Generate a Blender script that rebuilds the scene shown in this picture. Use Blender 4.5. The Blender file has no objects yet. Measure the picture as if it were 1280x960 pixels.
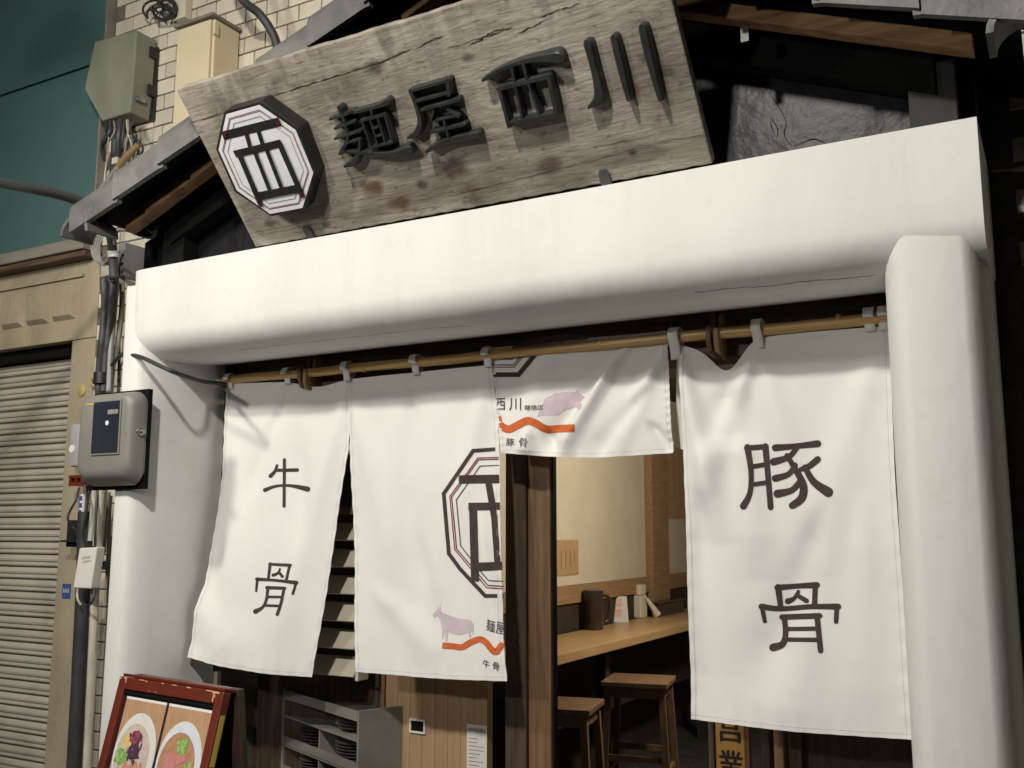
import bpy, bmesh, math, random
from mathutils import Vector, Matrix
random.seed(7)
R = math.radians
S = bpy.context.scene
COL = S.collection

# ------------------------------------------------------------------ camera
EYE = Vector((0, 0, 1.55)); PITCH = R(8.4); YAW = R(29.1); FPX = 1234.0
cd = bpy.data.cameras.new('camera'); cam = bpy.data.objects.new('camera', cd); COL.objects.link(cam)
cd.sensor_width = 36; cd.lens = 36 * FPX / 1280; cd.clip_start = .02; cd.clip_end = 400
cam.location = EYE; cam.rotation_euler = (R(90) + PITCH, 0, YAW)
S.camera = cam
# ------------------------------------------------------------------ night sky
w = bpy.data.worlds.new('World'); S.world = w; w.use_nodes = True
nt = w.node_tree; sky = nt.nodes.new('ShaderNodeTexSky'); sky.sky_type = 'NISHITA'; sky.sun_disc = False
sky.sun_elevation = R(-5); sky.sun_rotation = R(200)
bg = nt.nodes['Background']; nt.links.new(sky.outputs[0], bg.inputs[0]); bg.inputs[1].default_value = .10
S.view_settings.view_transform = 'Standard'; S.view_settings.look = 'None'
S.view_settings.exposure = 0; S.view_settings.gamma = 1
S.cycles.max_bounces = 6; S.cycles.diffuse_bounces = 4
LAMP_BRACKET = Vector((-3.15, .55, 3.25)); POWER_BRACKET = 145; COLOR_BRACKET = (1, .95, .86)
LAMP_STREET = Vector((-1.0, -.3, 3.95)); POWER_STREET = 400; COLOR_STREET = (1, .955, .87)
LAMP_FILL = Vector((-2.5, -1.6, 2.85)); POWER_FILL = 150  # low fill light, added to soften the shadows on the curtain
POWER_ROOM = 90; COLOR_ROOM = (1, .90, .74)

# ------------------------------------------------------------------ survey helpers (photo measurement -> point on a real plane)
_fh = Vector((-math.sin(YAW), math.cos(YAW), 0)); _r = Vector((math.cos(YAW), math.sin(YAW), 0)); _z = Vector((0, 0, 1))
_f = _fh * math.cos(PITCH) + _z * math.sin(PITCH); _u = -_fh * math.sin(PITCH) + _z * math.cos(PITCH)
def ray(px, py): return _f * FPX + _r * (px - 640) - _u * (py - 480)
def onY(px, py, y): d = ray(px, py); return EYE + d * (y / d.y)
def onX(px, py, x): d = ray(px, py); return EYE + d * (x / d.x)
def onZ(px, py, z): d = ray(px, py); return EYE + d * ((z - EYE.z) / d.z)
def onP(px, py, p0, n): d = ray(px, py); return EYE + d * ((p0 - EYE).dot(n) / d.dot(n))
def proj(p):
    v = p - EYE; k = v.dot(_f); return 640 + FPX * v.dot(_r) / k, 480 - FPX * v.dot(_u) / k

# ------------------------------------------------------------------ materials
MATS = {}
def mat(name, c1, c2=None, rough=.6, scale=8, stretch=(1, 1, 1), bump=0, bscale=None, spec=.4, metal=0, detail=5, lo=.35, hi=.65, rnd=0, transl=0):
    m = bpy.data.materials.new(name); m.use_nodes = True; t = m.node_tree; N = t.nodes; L = t.links
    b = N['Principled BSDF']; b.inputs['Roughness'].default_value = rough; b.inputs['Metallic'].default_value = metal
    b.inputs['Specular IOR Level'].default_value = spec
    tc = N.new('ShaderNodeTexCoord'); mp = N.new('ShaderNodeMapping'); mp.inputs['Scale'].default_value = stretch
    geo = N.new('ShaderNodeNewGeometry'); L.new(geo.outputs['Position'], mp.inputs['Vector'])
    c2 = c2 or c1
    nz = N.new('ShaderNodeTexNoise'); nz.inputs['Scale'].default_value = scale; nz.inputs['Detail'].default_value = detail
    nz.inputs['Roughness'].default_value = .6; L.new(mp.outputs[0], nz.inputs['Vector'])
    cr = N.new('ShaderNodeValToRGB'); cr.color_ramp.elements[0].position = lo; cr.color_ramp.elements[1].position = hi
    cr.color_ramp.elements[0].color = (*c1, 1); cr.color_ramp.elements[1].color = (*c2, 1)
    L.new(nz.outputs['Fac'], cr.inputs['Fac']); out = cr.outputs['Color']
    if rnd:
        oi = N.new('ShaderNodeObjectInfo'); hs = N.new('ShaderNodeHueSaturation')
        mr = N.new('ShaderNodeMapRange'); mr.inputs['To Min'].default_value = 1 - rnd; mr.inputs['To Max'].default_value = 1 + rnd
        L.new(oi.outputs['Random'], mr.inputs['Value']); L.new(mr.outputs[0], hs.inputs['Value']); L.new(out, hs.inputs['Color']); out = hs.outputs['Color']
    L.new(out, b.inputs['Base Color'])
    if bump:
        n2 = N.new('ShaderNodeTexNoise'); n2.inputs['Scale'].default_value = bscale or scale * 4; n2.inputs['Detail'].default_value = 6
        L.new(mp.outputs[0], n2.inputs['Vector']); bp = N.new('ShaderNodeBump'); bp.inputs['Strength'].default_value = bump; bp.inputs['Distance'].default_value = .01
        L.new(n2.outputs['Fac'], bp.inputs['Height']); L.new(bp.outputs[0], b.inputs['Normal'])
    if transl:
        tr = N.new('ShaderNodeBsdfTranslucent'); L.new(out, tr.inputs['Color']); mx = N.new('ShaderNodeMixShader'); mx.inputs[0].default_value = transl
        L.new(b.outputs[0], mx.inputs[1]); L.new(tr.outputs[0], mx.inputs[2]); L.new(mx.outputs[0], N['Material Output'].inputs['Surface'])
    MATS[name] = m; m['ctl'] = 1
    return m
def nodes(m): t = m.node_tree; return t.nodes, t.links, t.nodes['Principled BSDF']
def emit(name, col, st):
    m = bpy.data.materials.new(name); m.use_nodes = True; b = m.node_tree.nodes['Principled BSDF']
    b.inputs['Base Color'].default_value = (*col, 1); b.inputs['Emission Color'].default_value = (*col, 1); b.inputs['Emission Strength'].default_value = st
    MATS[name] = m; return m

mat('plaster', (.73, .725, .70), (.64, .63, .605), .6, 2.4, (1, 1, .35), .30, 13, .3, lo=.3, hi=.75)
mat('cloth', (.87, .862, .84), (.83, .822, .80), .75, 3, bump=.07, bscale=14, spec=.15, transl=.13)
mat('thread', (.46, .45, .43), None, .8)
mat('print_dark', (.055, .040, .038), (.075, .055, .052), .85, 30, spec=.1)
mat('print_red', (.30, .045, .065), None, .85, spec=.1)
mat('corner_red', (.07, .008, .012), None, .6)
mat('print_orange', (.50, .115, .035), (.62, .16, .05), .85, 60, spec=.1)
mat('print_lilac', (.55, .46, .51), (.62, .52, .57), .85, 40, spec=.1)
mat('black_plaster', (.006, .006, .007), (.016, .016, .018), .36, 6, (1, 1, 1), .45, 13, .14)
mat('brick', (.55, .50, .40), (.64, .59, .48), .35, 6, (1, 1, 1), .1, 40, .5, rnd=.13)
mat('mortar', (.10, .09, .075), (.16, .14, .12), .95, 20, bump=.3)
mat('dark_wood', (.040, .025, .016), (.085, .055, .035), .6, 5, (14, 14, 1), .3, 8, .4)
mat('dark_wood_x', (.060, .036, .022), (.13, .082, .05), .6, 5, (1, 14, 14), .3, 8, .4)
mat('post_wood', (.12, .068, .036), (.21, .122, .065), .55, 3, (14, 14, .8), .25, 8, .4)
mat('light_wood', (.33, .215, .12), (.40, .27, .155), .5, 3, (18, 18, .8), .15, 8, .4)
mat('counter_wood', (.42, .26, .12), (.52, .34, .17), .35, 3, (14, 1, 14), .08, 8, .4)
mat('stool_wood', (.18, .11, .06), (.26, .16, .09), .45, 4, (8, 8, 2), .1, 8, .4)
mat('bamboo', (.46, .28, .10), (.60, .40, .17), .38, 4, (.8, 20, 20), .1, 8, .5)
mat('rafter_wood', (.16, .085, .04), (.32, .19, .09), .7, 2.2, (1.2, 16, 16), .4, 4, .3)
mat('tile_grey', (.075, .075, .072), (.15, .147, .14), .55, 7, bump=.25, bscale=60, spec=.4, rnd=.12)
mat('letter_black', (.018, .020, .020), (.035, .037, .036), .42, 25, bump=.2, bscale=60, spec=.5)
mat('emblem_black', (.013, .012, .012), (.022, .02, .02), .5, 20)
mat('emblem_white', (.78, .78, .80), (.70, .70, .73), .4, 20)
mat('beige_wall', (.37, .315, .22), (.27, .23, .16), .9, 5, (1, 1, .5), .35, 60, .2)
mat('shutter_metal', (.44, .41, .345), (.30, .275, .22), .5, 5, (.8, 1, .6), .08, 30, .5, rnd=.07, lo=.42, hi=.72, detail=9)
mat('shutter_groove', (.17, .15, .115), (.11, .10, .08), .7, 8)
mat('teal_panel', (.055, .115, .115), (.064, .130, .126), .6, 2, bump=.03)
mat('gutter', (.17, .155, .13), (.25, .23, .195), .5, 8, (.5, 1, 1), .1)
mat('box_green', (.20, .207, .155), (.25, .255, .19), .45, 4, (1, 1, .6), .05, 30)
mat('box_cream', (.62, .53, .36), (.66, .57, .40), .4, 4)
mat('box_grey', (.19, .183, .165), (.22, .21, .19), .45, 5)
mat('box_white', (.68, .66, .62), None, .5)
mat('box_lilac', (.38, .37, .40), None, .4)
mat('black_plastic', (.014, .014, .015), (.022, .022, .022), .45, 15)
mat('black_board', (.006, .006, .006), None, .8, spec=.1)
mat('window_dark', (.020, .026, .036), (.028, .034, .046), .12, 6, spec=.6)
mat('cable_black', (.028, .030, .034), (.045, .047, .05), .5, 12)
mat('cable_grey', (.22, .21, .19), (.30, .29, .27), .5, 12)
mat('pipe_grey', (.16, .16, .165), (.22, .22, .225), .42, 8, spec=.5)
mat('arm_grey', (.055, .058, .06), (.08, .082, .085), .45, 8, spec=.4)
mat('pipe_white', (.55, .51, .43), (.42, .385, .31), .5, 9, (1, 1, .5))
mat('tape_brown', (.25, .17, .09), None, .6)
mat('steel', (.40, .40, .40), (.30, .30, .30), .35, 20, metal=.9)
mat('brass', (.55, .42, .18), None, .4, metal=.3)
mat('blue_label', (.03, .06, .22), (.05, .10, .32), .5, 60)
mat('cap_metal', (.030, .029, .027), (.045, .043, .04), .65, 9, spec=.12)
mat('maroon', (.115, .020, .012), (.15, .028, .017), .38, 6, (1, 1, 1), .06, 20, .5)
mat('chipped_wood', (.55, .36, .17), None, .8)
mat('photo_table', (.42, .245, .135), (.50, .31, .18), .4, 20, (6, 1, 1))
mat('photo_bowl', (.60, .66, .74), (.70, .74, .78), .4, 20)
mat('photo_bowl_cream', (.66, .66, .58), (.72, .72, .65), .4, 20)
mat('photo_broth', (.60, .52, .44), (.50, .42, .36), .4, 60)
mat('photo_broth_brown', (.48, .26, .15), (.40, .20, .11), .4, 60)
mat('photo_green', (.10, .28, .05), (.28, .45, .16), .4, 160)
mat('photo_dark', (.05, .025, .05), (.10, .05, .08), .4, 160)
mat('photo_purple', (.22, .04, .09), (.34, .10, .14), .4, 160)
mat('photo_pink', (.52, .20, .20), (.58, .27, .26), .4, 60)
mat('photo_meat', (.48, .19, .12), (.62, .32, .22), .4, 120)
mat('photo_pale', (.62, .50, .48), (.56, .42, .42), .4, 60)
mat('photo_yellow', (.62, .46, .15), (.66, .52, .25), .4, 90)
for nm, c in (('photo_green', (.34, .50, .18)), ('photo_dark', (.16, .09, .13)), ('photo_purple', (.13, .03, .06)), ('photo_meat', (.30, .11, .07))): mat(nm + '_b', c, None, .4)
mat('navy', (.018, .020, .035), None, .4)
mat('photo_white', (.75, .74, .72), None, .5)
mat('yellow_label', (.48, .40, .05), None, .5)
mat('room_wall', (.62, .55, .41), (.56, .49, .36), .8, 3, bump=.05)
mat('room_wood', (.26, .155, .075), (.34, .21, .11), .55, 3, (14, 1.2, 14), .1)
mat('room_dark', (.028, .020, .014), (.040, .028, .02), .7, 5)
mat('floor_dark', (.035, .032, .030), (.055, .050, .046), .5, 6)
mat('paper_kraft', (.40, .25, .12), (.45, .29, .15), .8, 8)
mat('paper_white', (.62, .60, .56), None, .8)
mat('ink', (.03, .025, .022), None, .8)
mat('ceramic', (.68, .62, .50), None, .3)
mat('pitcher_brown', (.035, .022, .018), (.055, .035, .028), .22, 8, spec=.6)
mat('rack_grey', (.19, .18, .155), (.24, .225, .195), .5, 6, bump=.05)
mat('plate_dark', (.06, .058, .055), (.10, .10, .095), .25, 12, spec=.6)
mat('louver_cream', (.62, .57, .46), (.54, .495, .40), .55, 6)
mat('mesh_black', (.012, .012, .012), (.04, .038, .035), .7, 220, lo=.48, hi=.56)
mat('sign_orange', (.52, .26, .06), (.60, .32, .09), .5, 8, (10, 10, 1))
mat('asphalt', (.045, .045, .047), (.06, .06, .06), .9, 40, bump=.4)
mat('paving', (.16, .155, .15), (.20, .195, .185), .85, 20, bump=.2)
emit('lamp_glow', (1, .90, .74), 6)
emit('room_glow', (1, .80, .55), 4)

def sign_wood():
    m = mat('sign_wood', (.25, .222, .182), (.45, .41, .35), .75, 2.0, (.8, 3, 3), .30, 26, .2, lo=.32, hi=.68, detail=9)
    N, L, b = nodes(m)
    geo = N.new('ShaderNodeNewGeometry'); base = b.inputs['Base Color'].links[0].from_socket
    def mixc(fac, col, inp, mode='MIX'):
        x = N.new('ShaderNodeMix'); x.data_type = 'RGBA'; x.blend_type = mode
        L.new(fac, x.inputs[0]); L.new(inp, x.inputs[6]); x.inputs[7].default_value = (*col, 1); return x.outputs[2]
    def ramp(inp, lo, hi):
        r = N.new('ShaderNodeMapRange'); r.inputs['From Min'].default_value = lo; r.inputs['From Max'].default_value = hi; L.new(inp, r.inputs['Value']); return r.outputs[0]
    def mul(a, b_):
        x = N.new('ShaderNodeMath'); x.operation = 'MULTIPLY'; L.new(a, x.inputs[0])
        if isinstance(b_, float): x.inputs[1].default_value = b_
        else: L.new(b_, x.inputs[1])
        return x.outputs[0]
    def noise(scale, st, det=5):
        mp = N.new('ShaderNodeMapping'); mp.inputs['Scale'].default_value = st; L.new(geo.outputs['Position'], mp.inputs['Vector'])
        n = N.new('ShaderNodeTexNoise'); n.inputs['Scale'].default_value = scale; n.inputs['Detail'].default_value = det; L.new(mp.outputs[0], n.inputs['Vector']); return n.outputs['Fac']
    sep = N.new('ShaderNodeSeparateXYZ'); L.new(geo.outputs['Position'], sep.inputs[0])
    out = base
    def dnoise(scale, st, det, warp):
        w1 = N.new('ShaderNodeTexNoise'); w1.inputs['Scale'].default_value = 2.5; w1.inputs['Detail'].default_value = 3; L.new(geo.outputs['Position'], w1.inputs['Vector'])
        mx = N.new('ShaderNodeVectorMath'); mx.operation = 'MULTIPLY_ADD'; L.new(w1.outputs['Color'], mx.inputs[0]); mx.inputs[1].default_value = (warp, warp, warp); L.new(geo.outputs['Position'], mx.inputs[2])
        mp = N.new('ShaderNodeMapping'); mp.inputs['Scale'].default_value = st; L.new(mx.outputs[0], mp.inputs['Vector'])
        n = N.new('ShaderNodeTexNoise'); n.inputs['Scale'].default_value = scale; n.inputs['Detail'].default_value = det; n.inputs['Roughness'].default_value = .7; L.new(mp.outputs[0], n.inputs['Vector']); return n.outputs['Fac']
    # weather blotches, then sharp grain lines that wander with the wood
    out = mixc(mul(ramp(noise(2.0, (1.0, 1.8, 1.8), 8), .48, .66), .62), (.10, .083, .062), out)
    out = mixc(mul(ramp(noise(3.4, (1, 1.3, 1.3), 8), .52, .66), .60), (.48, .445, .385), out)
    out = mixc(mul(ramp(dnoise(5, (.25, 22, 22), 9, .06), .52, .60), .38), (.085, .068, .05), out)
    out = mixc(mul(ramp(dnoise(11, (.12, 26, 26), 8, .05), .53, .60), .32), (.07, .056, .042), out)
    out = mixc(mul(ramp(noise(55, (.6, 1, 1), 5), .60, .70), .45), (.055, .043, .032), out)
    low = ramp(sep.outputs['Z'], 2.66, 2.53)
    out = mixc(mul(mul(ramp(noise(5, (.6, 1.6, 1.6), 8), .46, .62), low), .6), (.075, .060, .045), out)
    # rain streaks running down from the top edge
    top = ramp(sep.outputs['Z'], 2.72, 2.90)
    out = mixc(mul(mul(ramp(noise(24, (1.0, .25, .25), 8), .48, .64), top), .55), (.42, .385, .33), out)
    out = mixc(mul(mul(ramp(noise(17, (1.0, .3, .3), 8), .54, .66), top), .5), (.105, .09, .07), out)
    # knots: rust-brown stains with a shape of their own
    for (x, v, r, col, k) in KNOTS:
        p = SIGN0 + SU * v; p = Vector((x, p.y, p.z))
        vm = N.new('ShaderNodeVectorMath'); vm.operation = 'SUBTRACT'; L.new(geo.outputs['Position'], vm.inputs[0]); vm.inputs[1].default_value = p
        mp = N.new('ShaderNodeMapping'); mp.inputs['Scale'].default_value = (.62 / r, 1 / r, 1 / r); L.new(vm.outputs[0], mp.inputs['Vector'])
        nz = N.new('ShaderNodeTexNoise'); nz.inputs['Scale'].default_value = 18; L.new(geo.outputs['Position'], nz.inputs['Vector'])
        ln = N.new('ShaderNodeVectorMath'); ln.operation = 'LENGTH'; L.new(mp.outputs[0], ln.inputs[0])
        ad = N.new('ShaderNodeMath'); ad.operation = 'MULTIPLY_ADD'; L.new(nz.outputs['Fac'], ad.inputs[0]); ad.inputs[1].default_value = 1.5; L.new(ln.outputs['Value'], ad.inputs[2])
        out = mixc(mul(ramp(ad.outputs[0], 1.75, 1.05), k), col, out)
    L.new(out, b.inputs['Base Color'])
    return m
TILT = R(42); SIGN0 = Vector((0, 2.42, 2.50)); SU = Vector((0, -math.sin(TILT), math.cos(TILT))); SN = Vector((0, -math.cos(TILT), -math.sin(TILT)))
KNOTS = [(-1.80, .125, .032, (.10, .045, .028), .85), (-1.72, .06, .03, (.085, .04, .025), .8), (-1.50, .13, .05, (.06, .03, .02), .8), (-1.46, .06, .03, (.08, .04, .025), .6), (-1.46, .02, .03, (.05, .035, .025), .7),
         (-1.62, .46, .028, (.05, .04, .03), .8), (-1.95, .50, .03, (.06, .05, .035), .6), (-1.62, .10, .018, (.04, .03, .022), .8), (-1.20, .08, .03, (.07, .04, .025), .6), (-.84, .31, .02, (.05, .04, .03), .7),
         (-.90, .23, .018, (.17, .09, .03), .7), (-.80, .26, .014, (.05, .04, .03), .6), (-2.24, .07, .02, (.06, .04, .03), .7), (-2.02, .03, .016, (.05, .04, .03), .6), (-.95, .07, .014, (.03, .025, .02), .8), (-1.33, .42, .014, (.08, .06, .04), .7)]
sign_wood()

def black_plaster_detail():
    N, L, b = nodes(MATS['black_plaster'])
    geo = N.new('ShaderNodeNewGeometry'); v = N.new('ShaderNodeTexVoronoi'); v.feature = 'DISTANCE_TO_EDGE'; v.inputs['Scale'].default_value = 3.2
    n = N.new('ShaderNodeTexNoise'); n.inputs['Scale'].default_value = 9; n.inputs['Detail'].default_value = 6; L.new(geo.outputs['Position'], n.inputs['Vector'])
    mx = N.new('ShaderNodeMix'); mx.data_type = 'VECTOR'; mx.inputs[0].default_value = .12; L.new(geo.outputs['Position'], mx.inputs[4]); L.new(n.outputs['Color'], mx.inputs[5]); L.new(mx.outputs[1], v.inputs['Vector'])
    r = N.new('ShaderNodeMapRange'); r.inputs['From Max'].default_value = .006; L.new(v.outputs['Distance'], r.inputs['Value'])
    bump0 = b.inputs['Normal'].links[0].from_node
    bp = N.new('ShaderNodeBump'); bp.inputs['Strength'].default_value = .6; bp.inputs['Distance'].default_value = .004; L.new(r.outputs[0], bp.inputs['Height']); L.new(bump0.outputs[0], bp.inputs['Normal']); L.new(bp.outputs[0], b.inputs['Normal'])

def plaster_stains():
    N, L, b = nodes(MATS['plaster']); base = b.inputs['Base Color'].links[0].from_socket
    geo = N.new('ShaderNodeNewGeometry')
    n = N.new('ShaderNodeTexNoise'); n.inputs['Scale'].default_value = 6; n.inputs['Detail'].default_value = 8; L.new(geo.outputs['Position'], n.inputs['Vector'])
    r = N.new('ShaderNodeMapRange'); r.inputs['From Min'].default_value = .62; r.inputs['From Max'].default_value = .80; L.new(n.outputs['Fac'], r.inputs['Value'])
    k = N.new('ShaderNodeMath'); k.operation = 'MULTIPLY'; k.inputs[1].default_value = .35; L.new(r.outputs[0], k.inputs[0])
    x = N.new('ShaderNodeMix'); x.data_type = 'RGBA'; L.new(k.outputs[0], x.inputs[0]); L.new(base, x.inputs[6]); x.inputs[7].default_value = (.52, .49, .44, 1); L.new(x.outputs[2], b.inputs['Base Color'])
plaster_stains()
def plaster_drips():
    N, L, b = nodes(MATS['plaster']); base = b.inputs['Base Color'].links[0].from_socket; geo = N.new('ShaderNodeNewGeometry')
    for sc, st, lo, hi, k, col in ((14, (1, 1, .05), .58, .72, .16, (.50, .47, .41)), (26, (1, .3, 1), .60, .70, .22, (.60, .58, .54)), (3.5, (1, 1, 1), .56, .70, .18, (.58, .56, .52))):
        mp = N.new('ShaderNodeMapping'); mp.inputs['Scale'].default_value = st; L.new(geo.outputs['Position'], mp.inputs['Vector'])
        n = N.new('ShaderNodeTexNoise'); n.inputs['Scale'].default_value = sc; n.inputs['Detail'].default_value = 9; L.new(mp.outputs[0], n.inputs['Vector'])
        r = N.new('ShaderNodeMapRange'); r.inputs['From Min'].default_value = lo; r.inputs['From Max'].default_value = hi; r.inputs['To Max'].default_value = k; L.new(n.outputs['Fac'], r.inputs['Value'])
        x = N.new('ShaderNodeMix'); x.data_type = 'RGBA'; L.new(r.outputs[0], x.inputs[0]); L.new(base, x.inputs[6]); x.inputs[7].default_value = (*col, 1); base = x.outputs[2]
    L.new(base, b.inputs['Base Color'])
plaster_drips()

# ------------------------------------------------------------------ mesh helpers
class MB:
    def __init__(s): s.v = []; s.f = []
    def add(s, vs, fs):
        n = len(s.v); s.v += [Vector(a) for a in vs]; s.f += [tuple(i + n for i in f) for f in fs]; return s
    def box(s, x0, x1, y0, y1, z0, z1, b=0):
        if b <= 0:
            return s.add([(x, y, z) for z in (z0, z1) for y in (y0, y1) for x in (x0, x1)], [(0, 2, 3, 1), (4, 5, 7, 6), (0, 1, 5, 4), (2, 6, 7, 3), (0, 4, 6, 2), (1, 3, 7, 5)])
        bm = bmesh.new(); bmesh.ops.create_cube(bm, size=1)
        for v in bm.verts: v.co = Vector(((x0 + x1) / 2 + v.co.x * (x1 - x0), (y0 + y1) / 2 + v.co.y * (y1 - y0), (z0 + z1) / 2 + v.co.z * (z1 - z0)))
        bmesh.ops.bevel(bm, geom=bm.edges[:], offset=b, segments=2, affect='EDGES', profile=.5)
        bm.verts.index_update(); s.add([v.co for v in bm.verts], [[v.index for v in f.verts] for f in bm.faces]); bm.free(); return s
    def tube(s, pts, r, seg=10, smooth=True):
        pts = [Vector(p) for p in pts]
        if smooth and len(pts) > 2: pts = spline(pts, 6)
        rs = r if isinstance(r, (list, tuple)) else None
        n0 = None; rings = []
        for i, p in enumerate(pts):
            t = (pts[min(i + 1, len(pts) - 1)] - pts[max(i - 1, 0)]).normalized()
            if n0 is None: n0 = t.orthogonal().normalized()
            n0 = (n0 - t * n0.dot(t)).normalized(); b = t.cross(n0)
            k = (rs[0] + (rs[1] - rs[0]) * i / (len(pts) - 1)) if rs else r
            rings.append([p + (n0 * math.cos(2 * math.pi * j / seg) + b * math.sin(2 * math.pi * j / seg)) * k for j in range(seg)])
        vs = [v for rg in rings for v in rg]; fs = []
        for i in range(len(rings) - 1):
            for j in range(seg): k = (j + 1) % seg; fs.append((i * seg + j, i * seg + k, (i + 1) * seg + k, (i + 1) * seg + j))
        fs.append(tuple(range(seg))[::-1]); fs.append(tuple(len(vs) - seg + j for j in range(seg))); return s.add(vs, fs)
    def lathe(s, prof, c, seg=24, axis=None):
        c = Vector(c); vs = []; fs = []; q = Vector((0, 0, 1)).rotation_difference(axis) if axis else None
        for r, z in prof:
            for j in range(seg):
                p = Vector((r * math.cos(2 * math.pi * j / seg), r * math.sin(2 * math.pi * j / seg), z)); vs.append(c + (q @ p if q else p))
        for i in range(len(prof) - 1):
            for j in range(seg): k = (j + 1) % seg; fs.append((i * seg + j, i * seg + k, (i + 1) * seg + k, (i + 1) * seg + j))
        fs.append(tuple(range(seg))[::-1]); fs.append(tuple((len(prof) - 1) * seg + j for j in range(seg))); return s.add(vs, fs)
    def prism(s, poly, d):
        n = len(poly); poly = [Vector(p) for p in poly]; d = Vector(d)
        return s.add(poly + [p + d for p in poly], [tuple(range(n)), tuple(range(n, 2 * n))[::-1]] + [(i, i + n, (i + 1) % n + n, (i + 1) % n) for i in range(n)])
    def grid(s, fn, nu, nv):
        return s.add([fn(i / nu, j / nv) for j in range(nv + 1) for i in range(nu + 1)], [(j * (nu + 1) + i, j * (nu + 1) + i + 1, (j + 1) * (nu + 1) + i + 1, (j + 1) * (nu + 1) + i) for j in range(nv) for i in range(nu)])
def spline(pts, k=6):
    out = []
    for i in range(len(pts) - 1):
        p0, p1, p2, p3 = pts[max(i - 1, 0)], pts[i], pts[i + 1], pts[min(i + 2, len(pts) - 1)]
        for j in range(k):
            t = j / k; out.append(.5 * ((2 * p1) + (p2 - p0) * t + (2 * p0 - 5 * p1 + 4 * p2 - p3) * t * t + (3 * p1 - p0 - 3 * p2 + p3) * t ** 3))
    return out + [pts[-1]]
def obj(name, mb, m, parent=None, smooth=False, bevel=0, recalc=True):
    me = bpy.data.meshes.new(name); vs = mb.v; off = Vector((0, 0, 0))
    if parent is None:
        lo = [min(v[i] for v in vs) for i in range(3)]; hi = [max(v[i] for v in vs) for i in range(3)]
        off = Vector(((lo[0] + hi[0]) / 2, (lo[1] + hi[1]) / 2, lo[2]))
    me.from_pydata([v - off for v in vs], [], mb.f)
    if recalc:
        bm = bmesh.new(); bm.from_mesh(me); bmesh.ops.recalc_face_normals(bm, faces=bm.faces[:]); bm.to_mesh(me); bm.free()
    me.materials.append(MATS[m])
    if smooth:
        me.polygons.foreach_set('use_smooth', [True] * len(me.polygons))
        me.set_sharp_from_angle(angle=R(40))
    o = bpy.data.objects.new(name, me); COL.objects.link(o); o.location = off
    if parent is not None: attach(o, parent)
    if bevel:
        b = o.modifiers.new('bevel', 'BEVEL'); b.width = bevel; b.segments = 2; b.limit_method = 'ANGLE'
    return o
def attach(o, parent):
    o.parent = parent
    o.matrix_parent_inverse = (Matrix.Translation(parent.location) if parent.parent is None else Matrix()).inverted()
def tag(o, label, cat, group=None, kind=None):
    if label: o['label'] = label
    if cat: o['category'] = cat
    if group: o['group'] = group
    if kind: o['kind'] = kind
    return o
def thing(name, label, cat, loc, group=None):
    o = bpy.data.objects.new(name, None); COL.objects.link(o); o.location = loc; o.empty_display_size = .1
    return tag(o, label, cat, group)

# strokes: widened polylines in a plane, each point (x, y, width)
def widen(stroke, w, n=5):
    pts = [Vector((p[0], p[1], (p[2] if len(p) > 2 else w))) for p in stroke]
    return spline(pts, n) if len(pts) > 2 else [pts[0].lerp(pts[1], i / 6) for i in range(7)]
def stroke_rows(stroke, w, cap=True, n=5):
    P = widen(stroke, w, n); rows = []
    for i, p in enumerate(P):
        a = P[min(i + 1, len(P) - 1)] - P[max(i - 1, 0)]; a.z = 0; a.normalize(); nn = Vector((-a.y, a.x, 0))
        rows.append((Vector((p.x, p.y, 0)), nn, a, p.z / 2))
    if cap:
        def capr(r, sg):
            p, nn, a, h = r; return [(p + a * sg * h * math.sin(t), nn, a, max(h * math.cos(t), h * .05)) for t in (R(80), R(55), R(28))]
        rows = capr(rows[0], -1) + rows + capr(rows[-1], 1)[::-1]
    return rows
def flat_stroke(stroke, w, cap=True, n=5):
    rows = stroke_rows(stroke, w, cap, n); mb = MB(); vs = []
    for p, nn, a, h in rows:
        for k in (-1, 0, 1): vs.append(p + nn * h * k)
    fs = []
    for i in range(len(rows) - 1):
        for k in range(2): fs.append((i * 3 + k, i * 3 + k + 1, i * 3 + k + 4, i * 3 + k + 3))
    return mb.add(vs, fs)
def flat_poly(pts): return MB().add([(x, y, 0) for x, y in pts], [tuple(range(len(pts)))])
def text_flat(txt, size=1):
    cu = bpy.data.curves.new('t', 'FONT'); cu.body = txt; cu.size = size; cu.resolution_u = 3
    o = bpy.data.objects.new('t', cu); COL.objects.link(o); dg = bpy.context.evaluated_depsgraph_get(); dg.update()
    me = bpy.data.meshes.new_from_object(o.evaluated_get(dg)); mb = MB()
    mb.add([v.co.copy() for v in me.vertices], [tuple(p.vertices) for p in me.polygons])
    bpy.data.objects.remove(o); bpy.data.curves.remove(cu); bpy.data.meshes.remove(me)
    if mb.v:
        lo = Vector([min(v[i] for v in mb.v) for i in range(3)]); hi = Vector([max(v[i] for v in mb.v) for i in range(3)]); d = hi - lo
        mb.v = [Vector(((v.x - lo.x) / max(d.x, 1e-6), (v.y - lo.y) / max(d.y, 1e-6), 0)) for v in mb.v]
    return mb
def quad_map(mb, tl, tr, bl):      # unit square -> picture-plane parallelogram (y down)
    tl, tr, bl = Vector((*tl, 0)), Vector((*tr, 0)), Vector((*bl, 0))
    mb.v = [tl + (tr - tl) * v.x + (bl - tl) * (1 - v.y) for v in mb.v]; return mb
def remap(mb, fn): mb.v = [Vector(fn(v)) for v in mb.v]; return mb
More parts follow.
